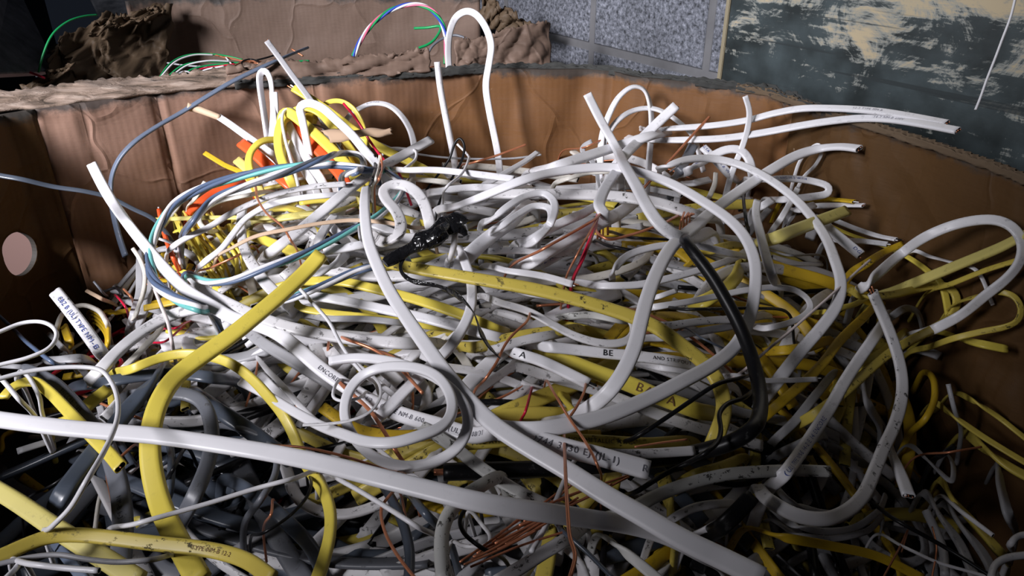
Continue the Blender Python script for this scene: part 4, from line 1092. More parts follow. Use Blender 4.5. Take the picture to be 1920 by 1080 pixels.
# ------------------------------------------------------------------ cardboard
def card_mat(name, base, flute_dir, dark=1.0):
    k = NT(name)
    uv = k.n('ShaderNodeUVMap')
    tc = k.n('ShaderNodeTexCoord')
    sep = k.n('ShaderNodeSeparateXYZ')
    k.l(uv.outputs[0], sep.inputs[0])
    n1 = k.n('ShaderNodeTexNoise', i_Scale=9.0, i_Detail=6.0, i_Roughness=.6)
    k.l(uv.outputs[0], n1.inputs['Vector'])
    c = k.mix(k.ramp(n1.outputs[0], [(.3, 0), (.7, 1)]), tuple(x * .80 for x in base), base)
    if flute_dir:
        # the liner is pinker at the corner and ambers and darkens towards the other side and the foot
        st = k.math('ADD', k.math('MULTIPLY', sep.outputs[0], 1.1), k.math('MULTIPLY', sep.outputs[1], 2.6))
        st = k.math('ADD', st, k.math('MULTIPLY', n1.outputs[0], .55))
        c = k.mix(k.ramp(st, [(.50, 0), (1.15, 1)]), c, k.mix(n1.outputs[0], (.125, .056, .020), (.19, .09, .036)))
    # fine horizontal fibre streaks
    mp = k.n('ShaderNodeMapping'); mp.inputs['Scale'].default_value = (40, 420, 1)
    k.l(uv.outputs[0], mp.inputs[0])
    n2 = k.n('ShaderNodeTexNoise', i_Scale=1.0, i_Detail=3.0)
    k.l(mp.outputs[0], n2.inputs['Vector'])
    c = k.mix(k.math('MULTIPLY', k.ramp(n2.outputs[0], [(.45, 0), (.75, 1)]), .20), c, tuple(x * .5 for x in base))
    # grime: dark smears with their own shape along the top edge (v measured down from the rim)
    n3 = k.n('ShaderNodeTexNoise', i_Scale=26.0, i_Detail=6.0, i_Roughness=.7)
    k.l(uv.outputs[0], n3.inputs['Vector'])
    edge = k.math('SUBTRACT', 1.0, k.math('MULTIPLY', sep.outputs[1], 55.0))
    e2 = k.math('ADD', edge, k.math('MULTIPLY', k.math('SUBTRACT', n3.outputs[0], .5), 2.2))
    g = k.ramp(e2, [(.25, 0), (.75, 1)])
    c = k.mix(k.math('MULTIPLY', g, .85), c, (.03, .032, .032))
    # scattered scratches
    n4 = k.n('ShaderNodeTexNoise', i_Scale=60.0, i_Detail=2.0)
    k.l(uv.outputs[0], n4.inputs['Vector'])
    c = k.mix(k.math('MULTIPLY', k.ramp(n4.outputs[0], [(.74, 0), (.78, 1)]), .4), c, (.42, .30, .2))
    k.l(c, k.b.inputs['Base Color'])
    k.b.inputs['Roughness'].default_value = .62
    k.b.inputs['Specular IOR Level'].default_value = .22
    # flutes seen through the liner + creases
    w = k.n('ShaderNodeMath', operation='SINE')
    k.l(k.math('MULTIPLY', sep.outputs[0], 2 * math.pi / .0085), w.inputs[0])
    vor = k.n('ShaderNodeTexVoronoi', feature='DISTANCE_TO_EDGE', i_Scale=6.5)
    nd = k.n('ShaderNodeTexNoise', i_Scale=4.0, i_Detail=3.0)
    k.l(uv.outputs[0], nd.inputs['Vector'])
    vm = k.n('ShaderNodeVectorMath', operation='MULTIPLY_ADD')
    k.l(nd.outputs[1], vm.inputs[0]); vm.inputs[1].default_value = (.25, .25, 0); k.l(uv.outputs[0], vm.inputs[2])
    k.l(vm.outputs[0], vor.inputs['Vector'])
    cr = k.ramp(vor.outputs['Distance'], [(0, 1.0), (.025, .25), (.06, 0)])
    hgt = k.math('ADD', k.math('MULTIPLY', w.outputs[0], .035), k.math('MULTIPLY', n2.outputs[0], .10))
    hgt = k.math('ADD', hgt, k.math('MULTIPLY', cr, 1.1))
    hgt = k.math('ADD', hgt, k.math('MULTIPLY', n1.outputs[0], 1.2))
    bp = k.n('ShaderNodeBump', i_Strength=.55, i_Distance=.0022)
    k.l(hgt, bp.inputs['Height'])
    k.l(bp.outputs[0], k.b.inputs['Normal'])
    return k.m


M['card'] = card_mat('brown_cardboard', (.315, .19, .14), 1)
M['card_amber_shaded'] = card_mat('shaded_amber_cardboard', (.092, .046, .016), 0)  # side panels: base darkened so they look less lit than the back


def torn_mat():
    k = NT('torn_cardboard')
    tc = k.n('ShaderNodeTexCoord')
    mp = k.n('ShaderNodeMapping'); mp.inputs['Scale'].default_value = (9, 60, 190)
    k.l(tc.outputs['Object'], mp.inputs[0])
    n = k.n('ShaderNodeTexNoise', i_Scale=1.0, i_Detail=5.0, i_Roughness=.65, i_Distortion=.6); k.l(mp.outputs[0], n.inputs['Vector'])
    n2 = k.n('ShaderNodeTexNoise', i_Scale=24.0, i_Detail=4.0); k.l(tc.outputs['Object'], n2.inputs['Vector'])
    c = k.ramp(n.outputs[0], [(.34, (.05, .036, .025)), (.46, (.19, .135, .10)), (.62, (.32, .245, .20)), (.74, (.42, .35, .29))])
    c = k.mix(k.ramp(n2.outputs[0], [(.52, 0), (.7, .7)]), c, (.09, .065, .05))
    k.l(c, k.b.inputs['Base Color']); k.b.inputs['Roughness'].default_value = .85
    bp = k.n('ShaderNodeBump', i_Strength=.9, i_Distance=.004); k.l(n.outputs[0], bp.inputs['Height']); k.l(bp.outputs[0], k.b.inputs['Normal'])
    return k.m


M['card_torn'] = torn_mat()
M['card_back'] = card_mat('greyed_brown_cardboard', (.165, .112, .086), 0)
M['card_torn_shaded'] = card_mat('shaded_torn_cardboard', (.10, .068, .042), 0)  # dark base stands in for the shadow over the torn corner
M['card_edge'] = plain('raw_corrugated_edge', (.11, .075, .045), .9)
M['card_grime'] = plain('grimy_corrugated_edge', (.035, .036, .034), .9)
FLOOR_Z = 0.0
BOT = .14


def resample(poly, step):
    poly = [np.array(p, float) for p in poly]
    S = np.concatenate([[0], np.cumsum([np.linalg.norm(b - a) for a, b in zip(poly[:-1], poly[1:])])])
    n = max(2, int(S[-1] / step) + 1)
    q = np.linspace(0, S[-1], n)
    A = np.array(poly)
    return np.stack([np.interp(q, S, A[:, 0]), np.interp(q, S, A[:, 1])], 1), q


def outward(pl):
    t = np.gradient(pl, axis=0)
    t /= np.linalg.norm(t, axis=1)[:, None]
    return np.stack([-t[:, 1], t[:, 0]], 1)          # left of the walking direction


def nz1(x, seed, sc=1.0):
    from mathutils import noise
    return noise.fractal(Vector((x * sc, seed, seed * .37)), .8, 2.0, 4)


def nz2(x, y, seed):
    from mathutils import noise
    return noise.fractal(Vector((x, y, seed)), 1.1, 2.1, 2)


def panel(name, poly, mat, rz, bot, parent, dips=None, thick=.007, step=.006, bulge=0.0, uv0=0.0, creases=()):
    """an upright sheet of corrugated board following POLY (inner face), with thickness and slight dents"""
    pl, q = resample(poly, step)
    out = outward(pl)
    zs = np.concatenate([np.linspace(0, .30, 26), np.linspace(.34, rz - bot, 8)])
    V, Fc, U = [], [], []
    nx, nzn = len(pl), len(zs)
    for side in (0, 1):
        for i in range(nx):
            top = rz + (dips(q[i]) if dips else 0)
            for d in zs:
                dent = .006 * nz1(q[i] * 7 + d * 3, 1.7 + side * 0, 1.0) + .004 * nz1(d * 16 + q[i] * 2, 8.3)
                for cu, cw, cdp, sl in creases:
                    dent += cdp * math.exp(-((q[i] - cu - sl * d) / cw) ** 2)
                env = 1.0 if 0 < i < nx - 1 else 0.0
                p = pl[i] + out[i] * (thick * side + dent * env)
                V.append((p[0], p[1], top - d if d < rz - bot - 1e-6 else bot))
    S = nx * nzn
    for i in range(nx - 1):
        for j in range(nzn - 1):
            a, b, c, d = i * nzn + j, (i + 1) * nzn + j, (i + 1) * nzn + j + 1, i * nzn + j + 1
            Fc.append((a, d, c, b)); Fc.append((S + a, S + b, S + c, S + d))
    for i in range(nx - 1):
        Fc.append((i * nzn, (i + 1) * nzn, S + (i + 1) * nzn, S + i * nzn))
        Fc.append((i * nzn + nzn - 1, S + i * nzn + nzn - 1, S + (i + 1) * nzn + nzn - 1, (i + 1) * nzn + nzn - 1))
    for i in (0, nx - 1):
        for j in range(nzn - 1):
            a, b = i * nzn + j, i * nzn + j + 1
            Fc.append((a, S + a, S + b, b) if i == 0 else (a, b, S + b, S + a))
    o = mesh_obj(name, V, Fc, mat, parent, smooth=False)
    me = o.data
    uvl = me.uv_layers.new(name='UVMap')
    idx = np.empty(len(me.loops), dtype=np.int32)
    me.loops.foreach_get('vertex_index', idx)
    idx = idx % S
    arr = np.stack([q[idx // nzn] + uv0, zs[idx % nzn]], 1).astype(np.float32)
    uvl.data.foreach_set('uv', arr.ravel())
    ff = np.ones(len(Fc), dtype=bool); ff[2 * (nx - 1) * (nzn - 1):] = False
    me.polygons.foreach_set('use_smooth', ff)
    return o


def ragged_band(name, poly, rz, mat, parent, w_in, w_out, h, seed, rough=.006, step=.003, layers=3, offs=0.0, lean=0.0):
    """crushed corrugated edge: a few ragged torn plies standing along a line"""
    pl, q = resample(poly, step)
    out = outward(pl)
    b = MeshBuf()
    V, Fc = [], []
    for L in range(layers):
        base = len(V)
        o0 = w_in + (w_out - w_in) * L / max(layers - 1, 1)
        rows = 5
        for i in range(len(pl)):
            hh = h * (.55 + .8 * abs(nz1(q[i] * 28, seed + L * 3.3)) + .35 * nz1(q[i] * 110, seed + L)) * (1.0 if L else .6)
            for r in range(rows):
                f = r / (rows - 1)
                w = o0 + rough * nz1(q[i] * 45 + r * .7, seed * 2 + L) * (0.3 + f) + lean * f * f
                p = pl[i] + out[i] * (w + offs)
                V.append((p[0], p[1], rz - .006 + (hh + .006) * f + .0015 * nz1(q[i] * 160 + r, seed + 5)))
        for i in range(len(pl) - 1):
            for r in range(rows - 1):
                a = base + i * rows + r
                Fc.append((a, a + rows, a + rows + 1, a + 1))
    o = mesh_obj(name, V, Fc, mat, parent)
    me = o.data
    uvl = me.uv_layers.new(name='UVMap')
    idx = np.empty(len(me.loops), dtype=np.int32)
    me.loops.foreach_get('vertex_index', idx)
    co = np.array(V)[idx]
    uvl.data.foreach_set('uv', np.stack([co[:, 0] * 1.0, .03 + co[:, 2] - rz], 1).astype(np.float32).ravel())
    m = o.modifiers.new('ply', 'SOLIDIFY'); m.thickness = .0011
    return o


def flutes(name, poly, rz, mat, parent, w=.007, pitch=.0085, depth=.02):
    """the wavy middle ply seen in the open top edge"""
    pl, q = resample(poly, pitch / 8)
    out = outward(pl)
    V, Fc = [], []
    for i in range(len(pl)):
        s = .5 + .46 * math.sin(q[i] / pitch * 2 * math.pi)
        p = pl[i] + out[i] * (.0008 + (w - .0016) * s)
        zt = rz + .003 + .0012 * nz1(q[i] * 90, 4.4)
        V += [(p[0], p[1], zt), (p[0], p[1], rz - .004)]
    for i in range(len(pl) - 1):
        Fc.append((2 * i, 2 * i + 2, 2 * i + 3, 2 * i + 1))
    o = mesh_obj(name, V, Fc, mat, parent)
    m = o.modifiers.new('ply', 'SOLIDIFY'); m.thickness = .0007
    return o


box = bpy.data.objects.new('cardboard_box', None)
COL.objects.link(box)
box.location = (0, .6, 0)
tag(box, 'big brown cardboard bulk box with a crushed rim, full of scrap cable', 'box')


def child(o):
    o.parent = box
    o.matrix_parent_inverse = Matrix.Translation((0, -.6, 0))
    return o


iA = 5                                                      # RIM index of the back-left corner (65,205)
iB = 4 + RIMPX.index((1490, 191))
left_poly = RIM[:iA + 1]
back_poly = RIM[iA:iB + 1]
right_poly = RIM[iB:]
near_poly = [RIM[-1], np.array((.5, NEAR_Y)), np.array((-.5, NEAR_Y)), RIM[0]]
_q = np.concatenate([[0], np.cumsum([np.linalg.norm(b_ - a) for a, b_ in zip(back_poly[:-1], back_poly[1:])])])


def uq(px):
    return float(np.interp(px, [p[0] for p in RIMPX[1:1 + len(back_poly)]], _q))


CR = [(uq(150), .004, .004, .03), (uq(290), .004, .006, .03), (uq(302), .003, -.003, .03), (uq(590), .004, .004, .0), (uq(700), .006, .003, 0), (uq(1148), .005, .007, .0), (uq(1165), .005, .004, .0), (uq(400), .09, .010, 0), (uq(830), .06, .012, 0), (uq(1000), .05, -.012, 0)]
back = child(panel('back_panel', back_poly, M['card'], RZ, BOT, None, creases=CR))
right = child(panel('right_panel', right_poly, M['card_amber_shaded'], RZ, BOT, None, uv0=3.0, creases=[(.0, .0035, .006, .8), (.03, .004, -.006, 1.5), (.20, .004, .006, -.5), (.16, .05, .009, .2), (.30, .004, .005, .35), (.09, .0035, .005, .5)]))
near = child(panel('near_panel', near_poly, M['card'], RZ, BOT, None, uv0=5.0, step=.02))
left = child(panel('left_panel', left_poly, M['card_amber_shaded'], RZ, BOT, None, uv0=7.0))
# hand hole through the left panel
hc = wall_hit(33, 476, 0)
hd = RIM[4] - RIM[3]; hd /= np.linalg.norm(hd)
bm = bmesh.new()
rot = Vector((-hd[1], hd[0], 0)).to_track_quat('Z', 'Y').to_matrix().to_4x4()
bmesh.ops.create_cone(bm, cap_ends=True, segments=40, radius1=.027, radius2=.027, depth=.08, matrix=Matrix.Translation(Vector(hc)) @ rot)
cme = bpy.data.meshes.new('cutter'); bm.to_mesh(cme); bm.free()
cut = bpy.data.objects.new('cutter', cme); COL.objects.link(cut)
mod = left.modifiers.new('hole', 'BOOLEAN'); mod.operation = 'DIFFERENCE'; mod.object = cut; mod.solver = 'EXACT'
bpy.context.view_layer.update()
dg = bpy.context.evaluated_depsgraph_get()
nm = bpy.data.meshes.new_from_object(left.evaluated_get(dg))
left.modifiers.clear(); left.data = nm
bpy.data.objects.remove(cut)
bot = child(mesh_obj('bottom_panel', [(p[0], p[1], BOT) for p in RIM], [tuple(range(len(RIM)))], M['card'], smooth=False))
# rim details
k0 = 4


def rim_strip(up, lo, back_):
    L_ = [tuple(at_z(x, y, RZ - .001)) for x, y in lo]
    U_ = []
    for (x, y), (bx_, by_) in zip(up, lo):
        q = at_z(bx_, by_, RZ)
        U_.append(tuple(at_y(x, y, q[1] + back_)))
    return U_, L_


RIM_STRIPS = [('crushed_rim', [(-60, 178), (40, 170), (110, 166), (160, 158), (250, 148), (340, 141), (430, 131), (505, 122)], [(-60, 222), (40, 208), (110, 199), (160, 193), (250, 181), (340, 170), (430, 161), (505, 155)], .045, 'card_torn', 21.0, .006),
              ('torn_flap', [(425, 128), (500, 117), (560, 117), (640, 110), (700, 101), (760, 97), (804, 89)], [(425, 160), (500, 155), (560, 151), (640, 147), (700, 143), (760, 140), (806, 137)], .02, 'card_back', 24.0, .005)]
child(ragged_band('grimy_rim', RIM[8:21], RZ, M['card_grime'], None, .001, .010, .006, 4.1, rough=.003, layers=3))
child(flutes('corrugated_edge', RIM[17:], RZ + .001, M['card_edge'], None))
for a, off in ((RIM[17:], 0.0), (RIM[17:], .0072)):
    child(ragged_band('liner_edge', a, RZ, M['card_edge'], None, off, off, .0035, 7.7 + off * 900, rough=.0012, layers=1))
child(flutes('corrugated_edge', [p + np.array((.010, .006)) for p in RIM[19:]], RZ - .004, M['card_grime'], None))
# fold line under which the back wall bulges: a shallow step near the foot of the wall is part of the panel dents

# ------------------------------------------------------------------ second box behind
box2 = bpy.data.objects.new('cardboard_box', None)
COL.objects.link(box2)
tag(box2, 'second, torn cardboard box standing behind the full one', 'box')
FAR = 1.62
bz_top = at_y(560, -14, FAR)[2]


def far_pt(px, y=FAR):
    return at_y(px, 60, y)[:2]


pl2 = [far_pt(250, 1.50), far_pt(330, 1.56), far_pt(560, 1.60), far_pt(780, 1.62), far_pt(900, 1.60)]
panel('far_panel', pl2, M['card_back'], bz_top, 0.0, box2, dips=lambda s: -.012 * abs(nz1(s * 9, 3.0)), uv0=11.0)
# collapsed, torn left corner
def crumpled(name, px_poly, mat, parent, seed, amp=.012, nu=64, nv=34, solid=.003, world=False):
    """bent torn sheet between an upper and a lower line of points (px, py, distance)"""
    up, lo = px_poly
    V, Fc = [], []
    U = np.array(up if world else [at_y(*p) for p in up]); Lo = np.array(lo if world else [at_y(*p) for p in lo])
    for i in range(nu + 1):
        f = i / nu
        a = np.array([np.interp(f, np.linspace(0, 1, len(U)), U[:, c]) for c in range(3)])
        b_ = np.array([np.interp(f, np.linspace(0, 1, len(Lo)), Lo[:, c]) for c in range(3)])
        for j in range(nv + 1):
            g = j / nv
            p = a * (1 - g) + b_ * g
            r1 = nz2(f * 6 + g * 2.1, g * 1.2, seed); r2 = nz2(g * 3 - f * 2.3, f * 5, seed + 4); r3 = abs(nz2(f * 9, g * 6, seed + 9))
            p = p + np.array([r2 * amp * .5, r1 * amp * 1.6 + r3 * amp * 1.1, r2 * amp * .7])
            if j == 0: p = p + np.array([0, 0, .006 * nz1(f * 60, seed + 2)])
            V.append(p)
    for i in range(nu):
        for j in range(nv):
            a = i * (nv + 1) + j
            Fc.append((a, a + nv + 1, a + nv + 2, a + 1))
    o = mesh_obj(name, V, Fc, mat, parent)
    me = o.data
    uvl = me.uv_layers.new(name='UVMap')
    idx = np.empty(len(me.loops), dtype=np.int32)
    me.loops.foreach_get('vertex_index', idx)
    co = np.array(V)[idx]
    uvl.data.foreach_set('uv', np.stack([co[:, 0] + seed, .05 + co[:, 2] * .8], 1).astype(np.float32).ravel())
    m = o.modifiers.new('ply', 'SOLIDIFY'); m.thickness = solid
    return o


crumpled('torn_corner', ([(320, 8, 1.52), (270, 16, 1.50), (215, 24, 1.47), (170, 38, 1.43), (120, 62, 1.38), (85, 88, 1.34)],
                         [(310, 170, 1.45), (250, 175, 1.40), (200, 178, 1.36), (150, 182, 1.32), (105, 186, 1.28), (70, 190, 1.25)]), M['card_torn_shaded'], box2, 3.3, amp=.022)
crumpled('torn_ply', ([(312, 14, 1.50), (270, 22, 1.47), (220, 34, 1.44), (170, 52, 1.40)], [(300, 32, 1.46), (262, 40, 1.44), (215, 52, 1.41), (172, 62, 1.38)]), M['card_torn_shaded'], box2, 6.3, amp=.02, nu=60, nv=12)
crumpled('torn_ply', ([(140, 118, 1.30), (110, 128, 1.28), (75, 148, 1.26), (40, 165, 1.25)], [(135, 126, 1.27), (108, 142, 1.26), (78, 160, 1.25), (48, 175, 1.24)]), M['card_torn_shaded'], box2, 9.3, amp=.008, nu=30, nv=8)
for nm_, up_, lo_, bk_, mt_, sd_, am_ in RIM_STRIPS:
    U_, L_ = rim_strip(up_, lo_, bk_)
    child(crumpled(nm_, (U_, L_), M[mt_], None, sd_, amp=am_, nu=90, nv=10, solid=.004, world=True))
# near right flap and its torn end
crumpled('bent_flap', ([(852, 78, 1.28), (890, 74, 1.29), (930, 62, 1.30), (985, 46, 1.32), (1030, 42, 1.34)], [(858, 150, 1.25), (900, 150, 1.26), (940, 150, 1.27), (990, 150, 1.28), (1032, 150, 1.30)]), M['card_back'], box2, 12.1, amp=.006)
crumpled('torn_ply', ([(905, -20, 1.5), (930, 6, 1.49), (955, 20, 1.48), (1000, 45, 1.46)], [(900, 40, 1.5), (918, 55, 1.49), (950, 60, 1.48), (990, 66, 1.46)]), M['card_torn_shaded'], box2, 15.1, amp=.014, nu=40, nv=14)
panel('side_panel', [far_pt(900, 1.60), far_pt(1000, 1.50), far_pt(1040, 1.36)], M['card_back'], bz_top - .09, 0.0, box2, uv0=14.0)

# wires standing in the second box
i0 = len(LANDMARKS)
bundle('wire_bundle', 'blue, green, pink and white twisted wires arched high in the box behind', 'wire', 9, 0,
       '655,125@1.36 663,105@1.37 675,78@1.38 700,44@1.40 735,18@1.41 776,8@1.41 805,16@1.40 827,40@1.38 836,72@1.36 836,120@1.34', ['blue', 'green', 'rose', 'white'], e='nn', pitch=.11)
S(GRW, 'green wire arched off the torn corner of the box behind', 4, 0, '72,136@1.27 80,105@1.28 98,65@1.30 128,40@1.33 160,30@1.36 182,28@1.38', e='nn', mat='green', sh='round')
S(RW, 'short red wire lying at the far left behind the rim', 5, 0, '42,131@1.26 62,138@1.25 83,146@1.24', e='nc', mat='red', sh='round')
S(GRW, 'short green wire bent in a hook, standing in the box behind', 5, 0, '777,53@1.40 800,52@1.39 826,50@1.38 818,70@1.36 805,82@1.35 780,92@1.34', e='cn', mat='green', sh='round')
S(GW, 'grey wire bowed behind the rim loop', 5, 0, '800,105@1.34 812,85@1.35 835,70@1.36 855,66@1.36 878,74@1.35', e='nn', mat='grey', sh='round')
S(CW, 'copper glint standing behind the thin upright cable', 3.5, 0, '547,92@1.45 568,105@1.44', e='cc', mat='copper', sh='round')
bw = [('green', '296,150@1.28 318,120@1.32 345,105@1.35 380,101@1.37 420,104@1.38 455,112@1.38', 'outermost green wire'), ('white', '300,146@1.27 330,115@1.31 365,103@1.34 400,103@1.36', 'outermost white wire'),
      ('greyw', '314,118@1.36 350,123@1.33 390,126@1.30 418,134@1.26', 'straight white wire'), ('green', '312,146@1.26 340,124@1.29 372,116@1.31 410,116@1.33 450,118@1.34', 'second green wire'),
      ('white', '320,144@1.26 352,122@1.29 390,114@1.31 430,115@1.33', 'second white wire'), ('green', '334,146@1.26 360,130@1.28 395,122@1.30 430,120@1.31', 'third green wire'),
      ('red', '350,146@1.26 375,130@1.28 410,124@1.30 440,120@1.31', 'crimson wire'), ('white', '358,146@1.26 385,131@1.28 420,124@1.29', 'third white wire'),
      ('greyw', '330,144@1.25 340,135@1.26 352,134@1.26 362,142@1.25', 'small white wire loop'), ('copper', '400,102@1.38 430,110@1.36 470,116@1.34', 'upper copper wire'),
      ('copper', '395,100@1.39 425,107@1.38 460,115@1.36 485,119@1.34', 'long copper wire'), ('white', '424,108@1.36 434,120@1.32 444,134@1.26', 'steep white wire'),
      ('copper', '428,134@1.26 445,120@1.29 468,114@1.31 490,116@1.31', 'pinkish copper wire'), ('black', '455,130@1.27 455,115@1.30 468,111@1.31 485,116@1.30 492,128@1.27', 'black wire loop'),
      ('black', '480,113@1.36 500,108@1.37 525,100@1.39', 'thin black wire'), ('green', '540,118@1.30 555,115@1.31 580,114@1.32', 'short green wire')]
for mt, sp_, nm_ in bw:
    cls = {'green': GRW, 'white': WW, 'greyw': WW, 'red': RW, 'copper': CW, 'black': KW}[mt]
    S(cls, nm_ + ' among the thin wires heaped in the box behind', 3.2, 0, sp_, e='nn', mat=mt, sh='round', group='thin wires in the box behind')
del LANDMARKS[i0:]
# what fills the second box, far down
rr = random.Random(5)
buf = MeshBuf()
for i in range(150):
    x, y = rr.uniform(-.55, .0), rr.uniform(1.26, 1.5)
    a = rr.uniform(0, 6.28); ln = rr.uniform(.05, .16)
    z = CAMZ - .335 + rr.uniform(-.03, .012)
    Pn = [np.array([x + math.cos(a) * ln * t, y + math.sin(a) * ln * .5 * t, z + .012 * math.sin(t * 3 + i)]) for t in (-1, -.4, .3, 1)]
    C, Rr = catmull(Pn, [0] * 4, .012)
    buf.tube(Path(C, Rr, .0028, 0), 'round', 6, rr.choice((0, 0, 1, 2, 3)))
tag(buf.build('wire_tangle', [M['greyw'], M['green'], M['copper'], M['black']]), 'thin wires tangled deep inside the box behind', 'wire', kind='stuff')

# ------------------------------------------------------------------ concrete block wall and scraped panel
J0, J1 = np.array([.08, 1.598]), np.array([.324, 1.25])
wd = (J1 - J0) / np.linalg.norm(J1 - J0)
wn = np.array([-wd[1], wd[0]])
if wn @ (np.array([0, 0]) - J0) < 0: wn = -wn                     # towards the camera
JZ = CAMZ - .2825


def slab(name, s0, s1, z0, z1, front, thick, mat, bevel=.0):
    """upright slab along the wall line: s in metres from J0, front face lying FRONT in front of the block face"""
    L = s1 - s0
    bm = bmesh.new()
    bmesh.ops.create_cube(bm, size=1.0)
    for v in bm.verts:
        v.co = Vector((v.co.x * L, v.co.y * thick, v.co.z * (z1 - z0)))
    if bevel:
        bmesh.ops.bevel(bm, geom=bm.edges[:], offset=bevel, segments=2, affect='EDGES')
    me = bpy.data.meshes.new(name); bm.to_mesh(me); bm.free()
    me.materials.append(mat)
    o = bpy.data.objects.new(name, me); COL.objects.link(o)
    c = J0 + wd * (s0 + s1) / 2 + wn * (front - thick / 2)
    o.location = (c[0], c[1], (z0 + z1) / 2)
    o.rotation_euler = (0, 0, math.atan2(wd[1], wd[0]))
    return o


def block_mat():
    k = NT('concrete_block')
    tc = k.n('ShaderNodeTexCoord')
    mp = k.n('ShaderNodeMapping')
    k.l(tc.outputs['Object'], mp.inputs[0])
    mp.inputs['Rotation'].default_value = (-math.pi / 2, 0, 0)
    br = k.n('ShaderNodeTexBrick', i_Scale=1.0, i_Mortar_Size=.009, i_Mortar_Smooth=.3, i_Brick_Width=.405, i_Row_Height=.205)
    br.inputs['Color1'].default_value = (1, 1, 1, 1); br.inputs['Color2'].default_value = (.85, .85, .9, 1); br.inputs['Mortar'].default_value = (0, 0, 0, 1)
    br.offset = 0.0
    k.l(mp.outputs[0], br.inputs['Vector'])
    n1 = k.n('ShaderNodeTexNoise', i_Scale=130.0, i_Detail=5.0, i_Roughness=.75)
    k.l(tc.outputs['Object'], n1.inputs['Vector'])
    v1 = k.n('ShaderNodeTexVoronoi', i_Scale=120.0)
    k.l(tc.outputs['Object'], v1.inputs['Vector'])
    sp_ = k.ramp(n1.outputs[0], [(.36, (.012, .013, .017)), (.46, (.10, .108, .13)), (.58, (.20, .21, .25)), (.72, (.40, .42, .49))])
    pit = k.ramp(v1.outputs['Distance'], [(.0, 0.0), (.45, 1.0)])
    c = k.mix(.45, sp_, pit, 'MULTIPLY')
    n2 = k.n('ShaderNodeTexNoise', i_Scale=26.0, i_Detail=5.0)
    k.l(tc.outputs['Object'], n2.inputs['Vector'])
    mort = k.mix(n2.outputs[0], (.085, .085, .09), (.155, .155, .165))
    c = k.mix(br.outputs['Fac'], c, mort)
    n3 = k.n('ShaderNodeTexNoise', i_Scale=6.0, i_Detail=6.0)
    k.l(tc.outputs['Object'], n3.inputs['Vector'])
    c = k.mix(1.0, c, k.ramp(n3.outputs[0], [(.3, .55), (.65, 1.0)]), 'MULTIPLY')
    k.l(c, k.b.inputs['Base Color'])
    k.b.inputs['Roughness'].default_value = .92
    bp = k.n('ShaderNodeBump', i_Strength=.8, i_Distance=.003)
    h = k.math('MULTIPLY', k.math('SUBTRACT', 1.0, br.outputs['Fac']), k.math('ADD', n1.outputs[0], .4))
    k.l(h, bp.inputs['Height'])
    k.l(bp.outputs[0], k.b.inputs['Normal'])
    return k.m, mp, br


def scraped_mat():
    k = NT('scraped_dark_paint')
    tc = k.n('ShaderNodeTexCoord')
    V = tc.outputs['Object']
    base_n = k.n('ShaderNodeTexNoise', i_Scale=7.0, i_Detail=4.0); k.l(V, base_n.inputs['Vector'])
    tan = k.mix(base_n.outputs[0], (.26, .235, .17), (.46, .36, .22))
    def mapped(sx, sy, sz, rot):
        mp = k.n('ShaderNodeMapping'); k.l(V, mp.inputs[0])
        mp.inputs['Scale'].default_value = (sx, sy, sz); mp.inputs['Rotation'].default_value = (0, rot, 0)
        return mp.outputs[0]
    a = k.n('ShaderNodeTexNoise', i_Scale=13.0, i_Detail=9.0, i_Roughness=.78, i_Distortion=1.1); k.l(mapped(1, 1, 1, 0), a.inputs['Vector'])
    s1 = k.n('ShaderNodeTexNoise', i_Scale=30.0, i_Detail=4.0, i_Roughness=.7); k.l(mapped(.22, 1, 1.6, .6), s1.inputs['Vector'])
    s2 = k.n('ShaderNodeTexNoise', i_Scale=42.0, i_Detail=4.0, i_Roughness=.7); k.l(mapped(.25, 1, 1.8, -.5), s2.inputs['Vector'])
    f = k.math('ADD', k.math('MULTIPLY', a.outputs[0], .9), k.math('MULTIPLY', s1.outputs[0], .5))
    f = k.math('ADD', f, k.math('MULTIPLY', s2.outputs[0], .5))
    sep = k.n('ShaderNodeSeparateXYZ'); k.l(V, sep.inputs[0])
    # the paint is worn away above, whole near the foot of the sheet
    g = k.n('ShaderNodeMapRange'); k.l(sep.outputs[2], g.inputs[0])
    g.inputs[1].default_value = -.33; g.inputs[2].default_value = -.16; g.inputs[3].default_value = .20; g.inputs[4].default_value = -.055
    f = k.math('ADD', f, g.outputs[0])
    f = k.math('MULTIPLY', f, .7)
    mask = k.ramp(f, [(.692, 0), (.732, 1)])
    half = k.ramp(f, [(.632, 0), (.695, .85)])
    grn = k.n('ShaderNodeTexNoise', i_Scale=18.0, i_Detail=5.0); k.l(V, grn.inputs['Vector'])
    paint = k.mix(k.ramp(grn.outputs[0], [(.35, 0), (.7, 1)]), (.012, .017, .018), (.045, .06, .065))
    mid = k.mix(grn.outputs[0], (.11, .135, .145), (.24, .26, .25))
    c = k.mix(half, tan, mid)
    c = k.mix(mask, c, paint)
    for sc_, rt_ in (((.05, 1, 2.2), .35), ((.06, 1, 2.4), -.75), ((.05, 1, 2.0), 1.2)):
        s3 = k.n('ShaderNodeTexNoise', i_Scale=34.0, i_Detail=2.0); k.l(mapped(*sc_, rt_), s3.inputs['Vector'])
        c = k.mix(k.ramp(s3.outputs[0], [(.66, 0), (.69, .85)]), c, (.02, .026, .028))
    k.l(c, k.b.inputs['Base Color'])
    k.b.inputs['Roughness'].default_value = .42
    bp = k.n('ShaderNodeBump', i_Strength=.35, i_Distance=.001); k.l(f, bp.inputs['Height']); k.l(bp.outputs[0], k.b.inputs['Normal'])
    return k.m


